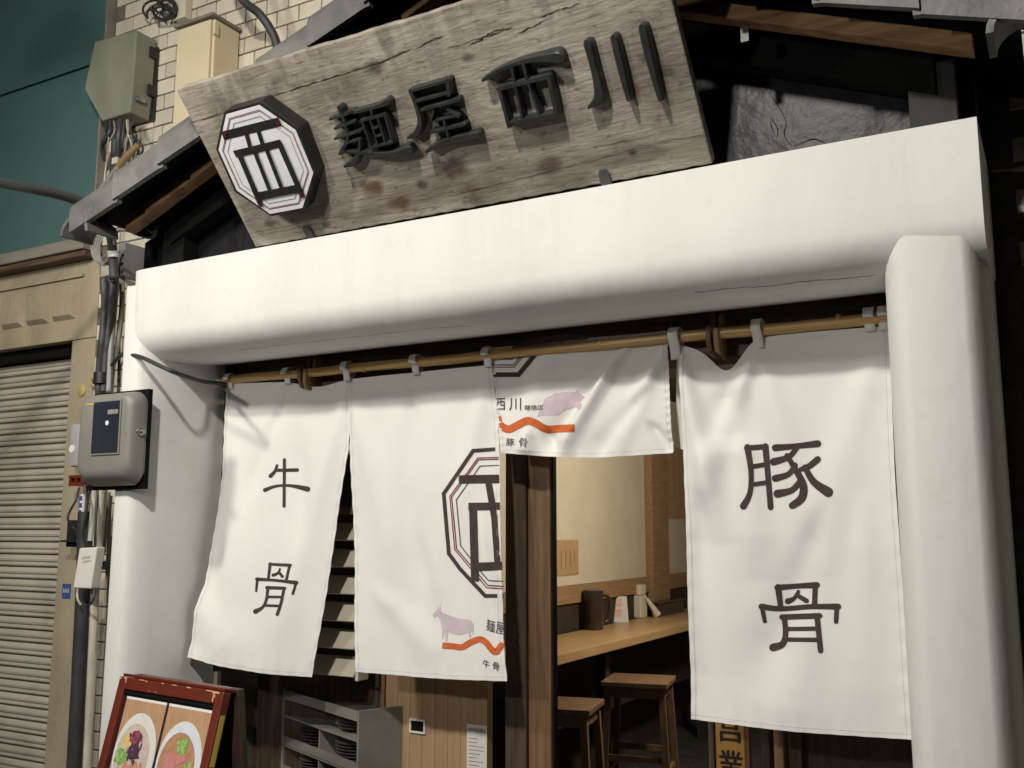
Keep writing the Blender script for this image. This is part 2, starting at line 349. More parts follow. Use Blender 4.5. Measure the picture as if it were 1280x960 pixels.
def slice_grid(mb, step, clip=None):
    """cut a flat mesh (x, z used as plane axes) along a grid so that it can follow a curved cloth"""
    me = bpy.data.meshes.new('s'); me.from_pydata(mb.v, [], mb.f); bm = bmesh.new(); bm.from_mesh(me); bpy.data.meshes.remove(me)
    if clip:
        for co, no in clip: bmesh.ops.bisect_plane(bm, geom=bm.verts[:] + bm.edges[:] + bm.faces[:], plane_co=co, plane_no=no, clear_outer=True)
    for ax in (0, 2):
        if not bm.verts: break
        lo = min(v.co[ax] for v in bm.verts); hi = max(v.co[ax] for v in bm.verts); k = math.ceil(lo / step)
        while k * step < hi:
            co = Vector((0, 0, 0)); co[ax] = k * step; no = Vector((0, 0, 0)); no[ax] = 1
            bmesh.ops.bisect_plane(bm, geom=bm.verts[:] + bm.edges[:] + bm.faces[:], plane_co=co, plane_no=no); k += 1
    bm.verts.index_update(); out = MB().add([v.co.copy() for v in bm.verts], [[v.index for v in f.verts] for f in bm.faces]); bm.free(); return out

# ================================================================== SETTING
def sheet(name, x0, x1, y0, y1, z, m):
    mb = MB().box(x0, x1, y0, y1, z - .1, z); o = obj(name, mb, m); o['kind'] = 'structure'; return o
sheet('street', -60, 60, -60, 1.3, 0, 'asphalt')
sheet('pavement', -60, 60, 1.3, 2.9, .10, 'paving')
sheet('shop_floor', -2.9, .6, 2.9, 9.2, .104, 'floor_dark')

# ================================================================== BRICK WALL
YB = 2.75
bw = thing('brick_wall', 'cream glazed brick wall with dark joints rising behind the canopy', 'wall', (-1.6, YB, 0))
mb = MB()
mb.box(-3.56, -2.80, YB + .006, YB + .3, 0, 6.5); mb.box(-.33, 1.6, YB + .006, YB + .3, 0, 6.5); mb.box(-2.798, -.332, YB + .006, YB + .3, 2.43, 6.5)
obj('mortar', mb, 'mortar', bw)
bm0 = MB().box(-.0535, .0535, -.001, .02, -.0315, .0315, .003)
BP, BH = .113, .069
def brick_mesh(half):
    me = bpy.data.meshes.new('brick'); v = [Vector((a.x * (.46 if half else 1), a.y, a.z)) for a in bm0.v]
    me.from_pydata(v, [], bm0.f); me.materials.append(MATS['brick']); return me
BM1 = brick_mesh(False); rest = MB(); nb = 0
for r in range(0, 76):
    z = .035 + r * BH
    for c in range(-2, 48):
        x = -3.56 + .0565 + c * BP + (BP / 2 if r % 2 else 0)
        if x < -3.51 or x > 1.5 or (-2.80 < x < -.05 and z < 2.36): continue
        if -.17 < x < -.05 and z < 2.75: continue
        px, py = proj(Vector((x, YB, z)))
        zroof = 2.62 + .405 * max(0, 1.372 - abs(x + 1.483))
        vis = -10 < py < 970 and ((150 < px < 480 and z > zroof + .06 and x > -3.5) or (100 < px < 175 and z < 2.66) or (1215 < px < 1292))
        if vis and nb < 300:
            o = bpy.data.objects.new('brick', BM1); COL.objects.link(o); o.location = (x, YB + random.uniform(-.001, .001), z); o.rotation_euler = (0, random.uniform(-.008, .008), 0)
            attach(o, bw); nb += 1
        elif z < 4.6 and x < .6: rest.add([Vector((x, YB, z)) + v for v in bm0.v], bm0.f)
obj('brick_rest', rest, 'brick', bw)['kind'] = 'stuff'

# ================================================================== PLASTER SURROUND
YF = 2.36; ZT = 2.472
ps = thing('plaster_surround', 'smooth white plaster door surround with rounded lintel and two pillars', 'door surround', (-1.53, 2.58, .1))
def wob(p, a=.004): return a * (math.sin(p.x * 3.1 + p.z * 2.3) + .6 * math.sin(p.x * 7.7 + 1) * math.sin(p.z * 5.1))
def beam():
    prof = [(YF, ZT), (YF, 2.42), (YF - .001, 2.32), (YF, 2.246)]
    for i in range(1, 9):
        a = R(90) * i / 8; prof.append((YF + .125 * (1 - math.cos(a)), 2.246 - .096 * math.sin(a)))
    prof += [(2.60, 2.157), (2.715, 2.172), (2.745, 2.20), (2.745, ZT)]
    vs = []; x0, x1 = -2.945, -.113
    xs = [x0 + .001, x0 + .004, x0 + .010, x0 + .02, x0 + .035, x0 + .055, x0 + .08] + [x0 + .11 + (x1 - x0 - .11) * i / 60 for i in range(61)]; n = len(xs) - 1
    for i in range(n + 1):
        x = xs[i]
        for y, z in prof:
            p = Vector((x, y, z)); d = wob(p) * (1 if y < 2.6 else .2)
            e = min(1, max(0, x0 + .10 - x) / .10); e = 1 - math.sqrt(max(0, 1 - e * e))     # the far end is rounded back
            if y < 2.6: p.y = max(p.y + d, p.y + d + e * (2.58 - p.y))
            if z < 2.3: p.z += d * .6
            vs.append(p)
    k = len(prof); fs = [(i * k + j, (i + 1) * k + j, (i + 1) * k + (j + 1) % k, i * k + (j + 1) % k) for i in range(n) for j in range(k)]
    fs += [tuple(range(k)), tuple(n * k + j for j in range(k))[::-1]]
    return MB().add(vs, fs)
lt_ = obj('lintel', beam(), 'plaster', ps, smooth=True)
def pillar(x0, x1, ro, ri, ztop, swell):
    """ro / ri: rounding radii on the outer and inner front arrises (left edge first)"""
    y0, y1 = YF + .004, 2.745; sec = []
    rl, rr = ro, ri
    sec.append((x0, y1))
    for i in range(8): a = R(90) * i / 7; sec.append((x0 + rl[0] * (1 - math.cos(a)) , y0 + rl[1] * (1 - math.sin(a))))
    for i in range(8): a = R(90) * i / 7; sec.append((x1 - rr[0] * (1 - math.sin(a)), y0 + rr[1] * (1 - math.cos(a))))
    sec.append((x1, y1)); n = 40; xm = (x0 + x1) / 2 - swell * .6; sec = [(x, y + swell * max(0, abs(x - xm) - .02) ** 2 * 40 * (1 if y < y1 - .01 else 0)) for x, y in sec]; vs = []
    for i in range(n + 1):
        z = .09 + (ztop - .09) * i / n
        for x, y in sec: p = Vector((x, y, z)); p.y += wob(p, .003) * (1 if y < y1 - .01 else 0); vs.append(p)
    k = len(sec); fs = [(i * k + j, (i + 1) * k + j, (i + 1) * k + (j + 1) % k, i * k + (j + 1) % k) for i in range(n) for j in range(k)]
    fs += [tuple(range(k)), tuple(n * k + j for j in range(k))[::-1]]
    return MB().add(vs, fs)
obj('pillar', pillar(-2.95, -2.79, (.045, .12), (.060, .24), 2.42, 0), 'plaster', ps, smooth=True)
obj('pillar', pillar(-.343, -.117, (.062, .12), (.050, .14), 2.40, .035), 'plaster', ps, smooth=True)
obj('block', MB().box(-3.0, -2.84, 2.50, 2.73, 2.30, 2.47, .02), 'plaster', ps, smooth=True)

# hairline cracks in the lintel, surveyed from the photo and laid on its surface
from mathutils.bvhtree import BVHTree
bt_ = beam(); bvh = BVHTree.FromPolygons(bt_.v, bt_.f)
def on_lintel(px, py):
    d = ray(px, py).normalized(); h = bvh.ray_cast(EYE, d); return (h[0] - d * .0009) if h[0] is not None else onY(px, py, YF)
for pts, wd in (([(868, 366), (915, 360), (960, 358), (1000, 352), (1050, 349), (1100, 343)], .0016), ([(300, 437), (420, 424), (520, 412), (600, 407)], .0008)):
    fine = []
    for i in range(len(pts) - 1):
        for k in range(8): t = k / 8; fine.append((pts[i][0] + (pts[i + 1][0] - pts[i][0]) * t, pts[i][1] + (pts[i + 1][1] - pts[i][1]) * t + random.uniform(-.6, .6)))
    q_ = [on_lintel(*p) for p in fine]; vs = []
    for i, p in enumerate(q_):
        t = (q_[min(i + 1, len(q_) - 1)] - q_[max(i - 1, 0)]).normalized(); sd = t.cross((EYE - p).normalized()).normalized() * wd * random.uniform(.3, 1); vs += [p - sd, p + sd]
    obj('hairline_crack', MB().add(vs, [(2 * i, 2 * i + 1, 2 * i + 3, 2 * i + 2) for i in range(len(q_) - 1)]), 'cable_grey', lt_, recalc=False)

# ================================================================== CANOPY
XC = -1.483; HALF = 1.372; SL = .405
def zf(x): return 2.636 + SL * (HALF - abs(x - XC))
cp = thing('gable_canopy', 'small grey tiled gable canopy with dark timber eaves above the lintel', 'canopy', (XC, 2.5, 2.49))
zb = 2.493
obj('gable_panel', MB().prism([(-2.99, 2.50, zb), (-.12, 2.50, zb), (-.12, 2.50, zf(-.12) + .047), (XC, 2.50, zf(XC) + .047), (-2.99, 2.50, zf(-2.99) + .047)], (0, .2, 0)), 'black_plaster', cp)
for pts in ([(355, 340), (395, 400), (415, 450), (408, 490), (440, 530), (510, 505), (562, 522)], [(357, 440), (365, 470), (380, 498), (384, 466), (358, 430)]):
    q_ = [onY(840 + x / 2.909, y / 2.909, 2.499) for x, y in pts]; mb = flat_stroke([(p.x, p.z, .0022 * (.4 + .6 * (i % 2))) for i, p in enumerate(q_)], .003, False, 4)
    obj('crack', remap(mb, lambda v: (v.x, 2.4975, v.y)), 'black_board', cp, recalc=False)
for sg in (-1, 1):
    def P(d, y, dz): x = XC + sg * d; return Vector((x, y, zf(x) + dz))
    mb = MB(); mb.add([P(0, 2.215, .05), P(HALF + .10, 2.215, .05), P(HALF + .10, 2.78, .05), P(0, 2.78, .05), P(0, 2.215, .09), P(HALF + .10, 2.215, .09), P(HALF + .10, 2.78, .09), P(0, 2.78, .09)],
                      [(0, 1, 2, 3), (7, 6, 5, 4), (0, 4, 5, 1), (1, 5, 6, 2), (2, 6, 7, 3), (3, 7, 4, 0)])
    obj('roof_deck', mb, 'black_board', cp)
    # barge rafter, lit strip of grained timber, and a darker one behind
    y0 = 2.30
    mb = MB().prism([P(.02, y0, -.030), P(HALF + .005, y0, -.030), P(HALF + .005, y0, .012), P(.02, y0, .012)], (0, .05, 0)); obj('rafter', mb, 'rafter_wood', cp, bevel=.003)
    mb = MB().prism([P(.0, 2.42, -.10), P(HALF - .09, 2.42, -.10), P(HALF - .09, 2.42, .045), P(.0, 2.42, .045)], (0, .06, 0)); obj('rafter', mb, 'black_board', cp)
    # sleeve tiles stepping down the slope: a hanging face and a rounded shoulder
    for k in range(7):
        d0 = .0 + k * .2115; d1 = d0 + .226; step = .010
        prof = [(2.175, -.012), (2.172, .06), (2.178, .085), (2.20, .105), (2.24, .11), (2.32, .106), (2.45, .104), (2.45, .094), (2.24, .096), (2.20, .082), (2.195, .05), (2.195, -.012)]
        mb = MB(); vs = []
        for d, dz, dy in ((d0, -.010, .0), (d0 + .02, -.004, 0), (d1 - .03, .004, -.008), (d1, .004, -.012)):
            for y, z in prof: vs.append(P(d, y + dy + .001 * (k % 3), z + dz))
        n = len(prof); fs = [(i * n + j, i * n + (j + 1) % n, (i + 1) * n + (j + 1) % n, (i + 1) * n + j) for i in range(3) for j in range(n)] + [tuple(range(n)), tuple(3 * n + j for j in range(n))]
        obj('roof_tile', mb.add(vs, fs), 'tile_grey', cp, smooth=True)
    # round eave tile closing the low corner
    e = P(HALF + .11, 2.18, -.015); mb = MB(); vs = []
    for yy in (2.172, 2.30):
        for rad in (.075, .06):
            for i in range(11): a = R(180) * i / 10; vs.append(Vector((e.x + rad * math.cos(a), yy, e.z + rad * math.sin(a) * .9)))
    fs = []
    for i in range(10):
        fs += [(i, i + 1, 12 + i, 11 + i), (22 + i, 33 + i, 34 + i, 23 + i), (i, 22 + i, 23 + i, i + 1), (11 + i, 12 + i, 34 + i, 33 + i)]
    fs += [(0, 11, 33, 22), (10, 32, 43, 21)]
    obj('eave_tile', mb.add(vs, fs), 'tile_grey', cp, smooth=True)
    obj('purlin_cap', MB().box(*sorted((XC + sg * 1.222, XC + sg * 1.328)), 2.43, 2.74, 2.497, 2.655, .003), 'black_board' if sg < 0 else 'cap_metal', cp)
obj('nail_plate', MB().box(-.625, -.605, 2.296, 2.302, 2.752, 2.79), 'arm_grey', cp)

# ================================================================== SIGNBOARD
sb = thing('wooden_signboard', 'weathered grey plank signboard leaning forward with raised black shop name', 'signboard', (-1.545, 2.42, 2.50))
def sg_pt(u, v, h=0): p = SIGN0 + SU * v + SN * h; return Vector((u, p.y, p.z))
def plank():
    x0, x1, H, T = -2.345, -.745, .560, .035
    nx = 60; top = [(x0 + (x1 - x0) * i / nx, H + .0012 * math.sin(i * .7) + .0008 * math.sin(i * 2.1)) for i in range(nx + 1)]
    bot = [(x0 + (x1 - x0) * i / nx, .0 + .0015 * math.sin(i * 2.3)) for i in range(nx + 1)]
    vs = [sg_pt(u, v, 0) for u, v in bot] + [sg_pt(u, v, 0) for u, v in top] + [sg_pt(u, v, -T) for u, v in bot] + [sg_pt(u, v, -T) for u, v in top]; n = nx + 1; fs = []
    for i in range(nx): fs += [(i, i + 1, n + i + 1, n + i), (2 * n + i, 3 * n + i, 3 * n + i + 1, 2 * n + i + 1), (i, 2 * n + i, 2 * n + i + 1, i + 1), (n + i, n + i + 1, 3 * n + i + 1, 3 * n + i)]
    fs += [(0, n, 3 * n, 2 * n), (nx, 2 * n + nx, 3 * n + nx, n + nx)]
    return MB().add(vs, fs)
pl = obj('plank', plank(), 'sign_wood', sb, bevel=.004)
# drying cracks: thin dark splits on the face
def crack(pts, wd):
    P = [(p.x, (p - SIGN0).dot(SU)) for p in (onP(x, y, SIGN0, SN) for x, y in pts)]
    out = []
    for i in range(len(P) - 1):
        for k in range(7):
            t = k / 7; out.append((P[i][0] + (P[i + 1][0] - P[i][0]) * t, P[i][1] + (P[i + 1][1] - P[i][1]) * t + random.uniform(-.0022, .0022), wd * random.uniform(.25, 1)))
    out.append((*P[-1], .0004)); out[0] = (*out[0][:2], .0004)
    mb = flat_stroke(out, wd, False, 1); remap(mb, lambda v: sg_pt(v.x, v.y, .0012)); return mb
for pts, wd in [([(234, 155), (290, 138), (330, 122)], .003), ([(332, 122), (372, 110), (420, 95), (470, 80), (515, 60)], .0042), ([(515, 62), (555, 44)], .003), ([(560, 60), (600, 48), (640, 34)], .0034), ([(585, 57), (600, 50), (615, 40), (632, 35)], .004), ([(645, 42), (672, 30), (680, 26)], .0036), ([(672, 22), (700, 12), (726, 4)], .003), ([(730, 205), (800, 182), (880, 168)], .0016), ([(560, 245), (640, 226), (720, 205)], .0016), ([(700, 190), (790, 175)], .0012)]:
    obj('crack', crack(pts, wd), 'ink', pl)
# raised characters
def raised(strokes, origin, sc, depth, parent, name, label):
    root = None; k = 0
    for st in strokes:
        w = st[0]; pts = []
        for p in st[1:]:
            q = onP(origin[0] + p[0] / sc, origin[1] + p[1] / sc, SIGN0 + SN * depth, SN); pts.append((q.x, (q - SIGN0).dot(SU), (p[2] if len(p) > 2 else w) / sc * .0029))
        rows = stroke_rows(pts, .02, True, 4); k += 1; dd = depth + .0004 * k
        mb = MB(); vs = []
        for p, nn, a, h in rows:
            for o_, hh in ((-1.12, -.002), (-1, dd * .75), (-.62, dd), (.62, dd), (1, dd * .75), (1.12, -.002)): q = p + nn * h * o_; vs.append(sg_pt(q.x, q.y, hh))
        n = 6; fs = [(i * n + j, i * n + (j + 1) % n, (i + 1) * n + (j + 1) % n, (i + 1) * n + j) for i in range(len(rows) - 1) for j in range(n)]
        fs += [tuple(range(n)), tuple((len(rows) - 1) * n + j for j in range(n))]
        if root is None: root = MB()
        root.add(vs, fs)
    o = obj(name, root, 'letter_black', parent, smooth=True); o['label'] = label; return o
A = (400, 90); AS = 5.818
MEN = [(22, (75, 345), (240, 290)), (20, (110, 412), (250, 360)), (20, (110, 487), (290, 430)), (26, (140, 268, 40), (170, 350), (205, 460, 18)), (26, (205, 460, 18), (190, 520), (150, 588, 34)), (18, (200, 514), (290, 490)),
       (28, (290, 495, 20), (280, 590, 30), (240, 660, 44), (185, 685, 26)), (28, (165, 580, 22), (330, 590, 26), (500, 603, 40), (640, 572, 66)), (28, (255, 292, 22), (420, 250, 28), (488, 220, 44)), (18, (372, 270), (388, 335)),
       (20, (300, 355), (470, 310)), (18, (310, 360), (375, 545)), (18, (475, 315), (530, 510)), (18, (380, 545), (528, 510)), (15, (370, 345), (425, 530)), (15, (425, 335), (480, 515)), (13, (395, 405), (425, 397)), (13, (410, 465), (445, 457))]
YA = [(24, (655, 140), (935, 60)), (20, (700, 215), (915, 160)), (30, (925, 65), (935, 160)), (36, (655, 140, 26), (700, 260, 30), (725, 370, 40), (695, 450, 40), (642, 480, 22)), (24, (745, 275), (1000, 205)),
      (16, (822, 290, 22), (806, 365, 10)), (16, (840, 355), (985, 320)), (20, (930, 275, 12), (1000, 320, 26)), (22, (812, 440), (1050, 380)), (18, (905, 360), (940, 490)), (26, (780, 577, 24), (850, 530, 26), (950, 492, 26), (1145, 455, 40))]
B = (600, 60); BS = 8.725
NI = [(50, (35, 350, 36), (200, 250, 40), (450, 155, 48), (700, 115, 80), (838, 110, 120)), (34, (340, 215, 48), (378, 400, 30), (460, 790, 36)), (34, (470, 180, 48), (520, 370, 30), (650, 740, 40)), (48, (205, 445), (750, 312)), (44, (210, 460), (312, 850)), (50, (748, 325), (832, 720)), (38, (320, 825), (820, 718))]
D = (540, 0); DS = 3.5556
KA = [(32, (690, 200, 32), (714, 290, 28), (736, 380, 34), (738, 440, 36), (697, 478, 12)), (28, (808, 175), (840, 310), (872, 440, 20)), (30, (935, 130), (965, 260), (1012, 440, 20))]
raised(MEN, A, AS, .028, sb, 'character', 'raised black character for noodles')
raised(YA, A, AS, .028, sb, 'character', 'raised black character for shop')
raised(NI, B, BS, .030, sb, 'character', 'raised black character for west')
raised(KA, D, DS, .027, sb, 'character', 'raised black character for river')
# emblem
EO = (260, 110); ES = 5.647; ED = .055
def ept(p, h=ED): q = onP(EO[0] + p[0] / ES, EO[1] + p[1] / ES, SIGN0 + SN * ED, SN); return sg_pt(q.x, (q - SIGN0).dot(SU), h)
OCT = [(115, 162), (372, 92), (640, 285), (760, 600), (688, 858), (445, 908), (190, 735), (55, 433)]
mb = MB().prism([ept(p, ED) for p in OCT], -SN * (ED + .002)); em = obj('emblem', mb, 'emblem_black', sb, bevel=.002); em['label'] = 'black and white octagonal emblem with a framed character'
FACE = [(130, 185), (362, 119), (620, 297), (744, 598), (668, 845), (440, 888), (205, 722), (76, 436)]
obj('emblem_face', MB().prism([ept(p, ED - .001) for p in FACE], SN * .0022), 'emblem_white', em)
def eline(pts, w, h, m, name, close=False):
    P = [ept(p) for p in pts]; P = [(p.x, (p - SIGN0).dot(SU)) for p in P]
    if close: P.append(P[0])
    mb = MB()
    for i in range(len(P) - 1): mb2 = flat_stroke([P[i], P[i + 1]], w / ES * .0030, False); mb.add(mb2.v, mb2.f)
    remap(mb, lambda v: sg_pt(v.x, v.y, h)); return obj(name, mb, m, em, recalc=False)
def inset(poly, k):
    cx = sum(p[0] for p in poly) / 8; cy = sum(p[1] for p in poly) / 8; return [(cx + (p[0] - cx) * k, cy + (p[1] - cy) * k) for p in poly]
eline(inset(FACE, .915), 4, ED + .0016, 'print_red', 'red_line', True)
eline(inset(FACE, .893), 3.5, ED + .0020, 'print_dark', 'thin_line', True)
eline(inset(FACE, .80), 3, ED + .0024, 'print_dark', 'thin_line', True)
for i, (w_, a, b) in enumerate([(50, (108, 335), (512, 234)), (30, (275, 322), (305, 430)), (30, (358, 298), (393, 405)), (42, (192, 464), (524, 384)), (40, (224, 460), (377, 822)), (40, (508, 385), (672, 762)), (30, (332, 440), (443, 722)), (30, (415, 420), (526, 705)), (48, (345, 762), (650, 702))]):
    eline([a, b], w_, ED + .0028 + i * .0003, 'emblem_black', 'character_bar')
for tri in ([(103, 316), (140, 306), (124, 366)], [(487, 208), (508, 215), (518, 262), (480, 244)], [(650, 705), (686, 762), (652, 770)], [(352, 800), (398, 830), (376, 838)]):
    mb = flat_poly([(lambda q: (q.x, (q - SIGN0).dot(SU)))(ept(p)) for p in tri]); remap(mb, lambda v: sg_pt(v.x, v.y, ED + .0062)); obj('red_corner', mb, 'corner_red', em, recalc=False)
for x in (-2.098, -1.045):
    c = MB(); c.add([], [])
    pr = [(-.016, .045), (-.010, .006), (.045, .004)]
    c.prism([sg_pt(x - .016, -.02, .003), sg_pt(x + .016, -.02, .003), sg_pt(x + .016, .03, .003), sg_pt(x + .009, .044, .003), sg_pt(x - .009, .044, .003), sg_pt(x - .016, .03, .003)], SN * .006)
    c.prism([sg_pt(x - .016, -.02, -.045), sg_pt(x + .016, -.02, -.045), sg_pt(x + .016, -.02, .009), sg_pt(x - .016, -.02, .009)], -SU * .006)
    obj('clip', c, 'arm_grey', sb, bevel=.002)

# ================================================================== TIMBER DOOR FRAME
df = thing('door_frame', 'dark brown timber doorway frame with head beam and central post', 'door frame', (-1.53, 2.9, .104))
obj('head_beam', MB().box(-2.805, -.34, 2.775, 2.90, 2.045, 2.235, .006), 'dark_wood_x', df)
obj('transom', MB().box(-2.803, -.342, 2.80, 2.88, 2.24, 2.42), 'dark_wood_x', df)
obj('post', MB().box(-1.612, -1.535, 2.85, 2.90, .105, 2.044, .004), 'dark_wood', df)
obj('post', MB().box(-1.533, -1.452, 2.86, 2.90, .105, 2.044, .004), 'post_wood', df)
obj('door_edge', MB().box(-1.4515, -1.447, 2.875, 2.898, .105, 2.044), 'black_board', df)
for x0, x1, m_ in ((-.955, -.935, 'dark_wood'), (-.80, -.78, 'dark_wood'), (-.765, -.74, 'room_wood'), (-.72, -.69, 'dark_wood')): obj('jamb', MB().box(x0, x1, 2.89, 2.96, .105, 2.044), m_, df)
obj('wall_panel', MB().box(-2.80, -1.83, 2.98, 3.04, .105, 2.044), 'dark_wood', df)
obj('wall_panel', MB().box(-.688, -.34, 2.92, 2.98, .105, 2.044), 'dark_wood', df)

# sliding wood panel with recessed handle
wp = thing('wood_panel', 'pale wooden sliding door panel with a small metal slot handle', 'door panel', (-1.92, 2.9, .104))
for i in range(8):
    x0 = -2.118 + i * .0515; obj('board', MB().box(x0, x0 + .0507, 2.90, 2.935, .106, 2.04, .0012), 'light_wood', wp)
obj('edge_strip', MB().box(-2.135, -2.120, 2.895, 2.94, .106, 2.04), 'post_wood', wp)
a = onY(513, 900, 2.90); b = onY(532, 917, 2.90)
hp = MB(); x0, x1, z0, z1 = -2.012, -1.948, .866, .912; t_ = .006
hp.box(x0, x1, 2.893, 2.8995, z0, z0 + t_); hp.box(x0, x1, 2.893, 2.8995, z1 - t_, z1); hp.box(x0, x0 + t_, 2.893, 2.8995, z0 + t_, z1 - t_); hp.box(x1 - t_, x1, 2.893, 2.8995, z0 + t_, z1 - t_)
hd = obj('handle', hp, 'box_white', wp); obj('recess', MB().box(x0 + t_, x1 - t_, 2.8975, 2.8992, z0 + t_, z1 - t_), 'black_board', hd)
nn = thing('paper_notice', 'narrow printed paper notice taped to the pale wooden panel', 'notice', (-1.74, 2.893, .70))
obj('sheet', MB().box(-1.782, -1.705, 2.8945, 2.8965, .60, .915), 'paper_white', nn)
mb = text_flat('未成年者飲酒禁止'); quad_map(mb, (0, 0), (1, 0), (0, 1)); obj('heading', remap(mb, lambda v: (-1.778 + v.x * .068, 2.894, .905 - v.y * .014)), 'ink', nn, recalc=False)
for k in range(20):
    mb = MB().box(-1.775, -1.775 + random.uniform(.03, .06), 2.8938, 2.8944, .87 - k * .012, .8712 - k * .012); obj('text_line', mb, 'ink', nn)

# louvre
lv = thing('louvre_vent', 'cream slatted louvre with black mesh between its slats', 'louvre', (-2.35, 2.865, 1.05))
obj('mesh_back', MB().box(-2.475, -2.205, 2.887, 2.893, 1.04, 1.56), 'mesh_black', lv)
obj('side', MB().box(-2.49, -2.477, 2.835, 2.893, 1.03, 1.60), 'louver_cream', lv); obj('side', MB().box(-2.203, -2.19, 2.835, 2.893, 1.03, 1.60), 'louver_cream', lv)
obj('top_rail', MB().box(-2.476, -2.204, 2.815, 2.893, 1.605, 1.63), 'post_wood', lv)
for k in range(6):
    z = 1.045 + k * .094; obj('slat', MB().prism([(-2.476, 2.82, z), (-2.476, 2.828, z - .004), (-2.476, 2.886, z + .056), (-2.476, 2.878, z + .060)], (.272, 0, 0)), 'louver_cream', lv)

# ================================================================== NOREN
YN = 2.72
def C(px, py): return onY(px, py, YN)
def fold(X, Z, ridges, base=YN):
    y = base
    for (x0, z0, x1, z1, wd, a) in ridges:
        dx, dz = x1 - x0, z1 - z0; L2 = dx * dx + dz * dz; t = ((X - x0) * dx + (Z - z0) * dz) / L2
        d = ((X - x0) * dz - (Z - z0) * dx) / math.sqrt(L2); ww = wd * (.5 + .9 * max(0, min(1, t)))
        k = math.exp(-(d / ww) ** 2) * (max(0, min(1, (t + .1) / .3)) * max(0, min(1, (1.25 - t) / .35))); y -= a * k
    y -= .004 * math.sin(X * 9 + Z * 3) + .003 * math.sin(X * 17 - Z * 7 + 1) + .002 * math.sin(Z * 13 + X * 4)
    return y
nr = thing('noren_curtain', 'white cloth noren curtain of four printed panels hanging in the doorway', 'curtain', (-1.56, YN, 1.05))
class Panel: pass
def edge_x(E, z):
    for i in range(len(E) - 1):
        if z >= E[i + 1].z or i == len(E) - 2:
            return E[i].x + (E[i + 1].x - E[i].x) * (E[i].z - z) / (E[i].z - E[i + 1].z)
def panel(tl, tr, bl, br, ridges, label, sag=None, lean=0, top_curve=None, el=None, er=None, yl=None, botcurve=0, nu=70, nv=120):
    """corners measured on the cloth plane; the sheet is a height field in Y over X, Z"""
    P = Panel(); P.r = ridges; P.lean = lean; P.zt = tl.z; P.zb = bl.z
    if yl:       # the wind lifts this edge toward the street: each edge point is surveyed at its own depth
        def fwd(py): 
            for i in range(len(yl) - 1):
                if py <= yl[i + 1][0]: return yl[i][1] + (yl[i + 1][1] - yl[i][1]) * (py - yl[i][0]) / (yl[i + 1][0] - yl[i][0])
            return yl[-1][1]
        bl = onY(231, 822, YN - fwd(822)); EL = [tl] + [onY(*e, YN - fwd(e[1])) for e in el] + [bl]
    else: EL = [tl] + [C(*e) for e in (el or [])] + [bl]
    ER = [tr] + [C(*e) for e in (er or [])] + [br]
    def Y(X, Z):
        t = max(0, min(1, (P.zt - Z) / (P.zt - P.zb))); y = fold(X, Z, P.r) - P.lean * t * t
        if yl:
            xl_ = edge_x(EL, Z); xr_ = edge_x(ER, Z); q = max(0, min(1, (xr_ - X) / max(.05, xr_ - xl_))); y -= .10 * t ** 1.7 * q
        return y
    P.Y = Y
    def xz(s, t):
        a = tl.lerp(tr, s); b = bl.lerp(br, s); z = a.z + (b.z - a.z) * t
        x = edge_x(EL, z) * (1 - s) + edge_x(ER, z) * s
        if sag: z -= sag(s) * (1 - t) ** 3
        z -= botcurve * math.sin(math.pi * s) * t
        return x, z
    P.xz = xz
    def fn(s, t):
        x, z = xz(s, t); e = min(s, 1 - s); pk = 0
        if e < .06: pk += .0014 * math.sin(t * 95 + 3 * s) * (1 - e / .06)
        if 1 - t < .05: pk += .0016 * math.sin(s * 60) * (1 - (1 - t) / .05)
        return Vector((x, Y(x, z) + pk, z))
    mb = MB().grid(fn, nu, nv); o = obj('cloth_panel', mb, 'cloth', nr, smooth=True, recalc=False); o['label'] = label
    so = o.modifiers.new('thick', 'SOLIDIFY'); so.thickness = .0012; so.offset = 1
    # hems: a doubled edge
    hm = MB(); hw = .014
    def hem(f2, n):
        vs = []
        for i in range(n + 1):
            for q in f2(i / n): vs.append(q)
        hm.add(vs, [(2 * i, 2 * i + 1, 2 * i + 3, 2 * i + 2) for i in range(n)])
    W = abs(tr.x - tl.x); H = abs(tl.z - bl.z); off = Vector((0, -.0008, 0))
    hem(lambda q: (fn(q, 1) + off, fn(q, 1 - hw / H) + off), 80); hem(lambda q: (fn(.0, q) + off, fn(hw / W, q) + off), 120); hem(lambda q: (fn(1 - hw / W, q) + off, fn(1, q) + off), 120); hem(lambda q: (fn(q, 0) + off, fn(q, hw / H) + off), 60)
    obj('hem', hm, 'cloth', o, smooth=True, recalc=False)
    st = MB()
    def dash(f1, length, back):
        n = int(length / .0075)
        for i in range(n):
            a_, b_ = f1((i + .15) / n), f1((i + .7) / n); up = Vector((0, 0, .0007)) if back else Vector((.0007, 0, 0)); o_ = Vector((0, -.0016, 0))
            st.add([a_ - up + o_, b_ - up + o_, b_ + up + o_, a_ + up + o_], [(0, 1, 2, 3)])
    dash(lambda q: fn(q, 1 - .85 * hw / H), W, True); dash(lambda q: fn(.85 * hw / W, q), H, False); dash(lambda q: fn(1 - .85 * hw / W, q), H, False)
    obj('stitching', st, 'thread', o, recalc=False)
    P.o = o; P.fn = fn; return P
CNT = [0]
def lay(P, px, py):
    y = YN
    for _ in range(4): q = onY(px, py, y); y = P.Y(q.x, q.z)
    return onY(px, py, y)
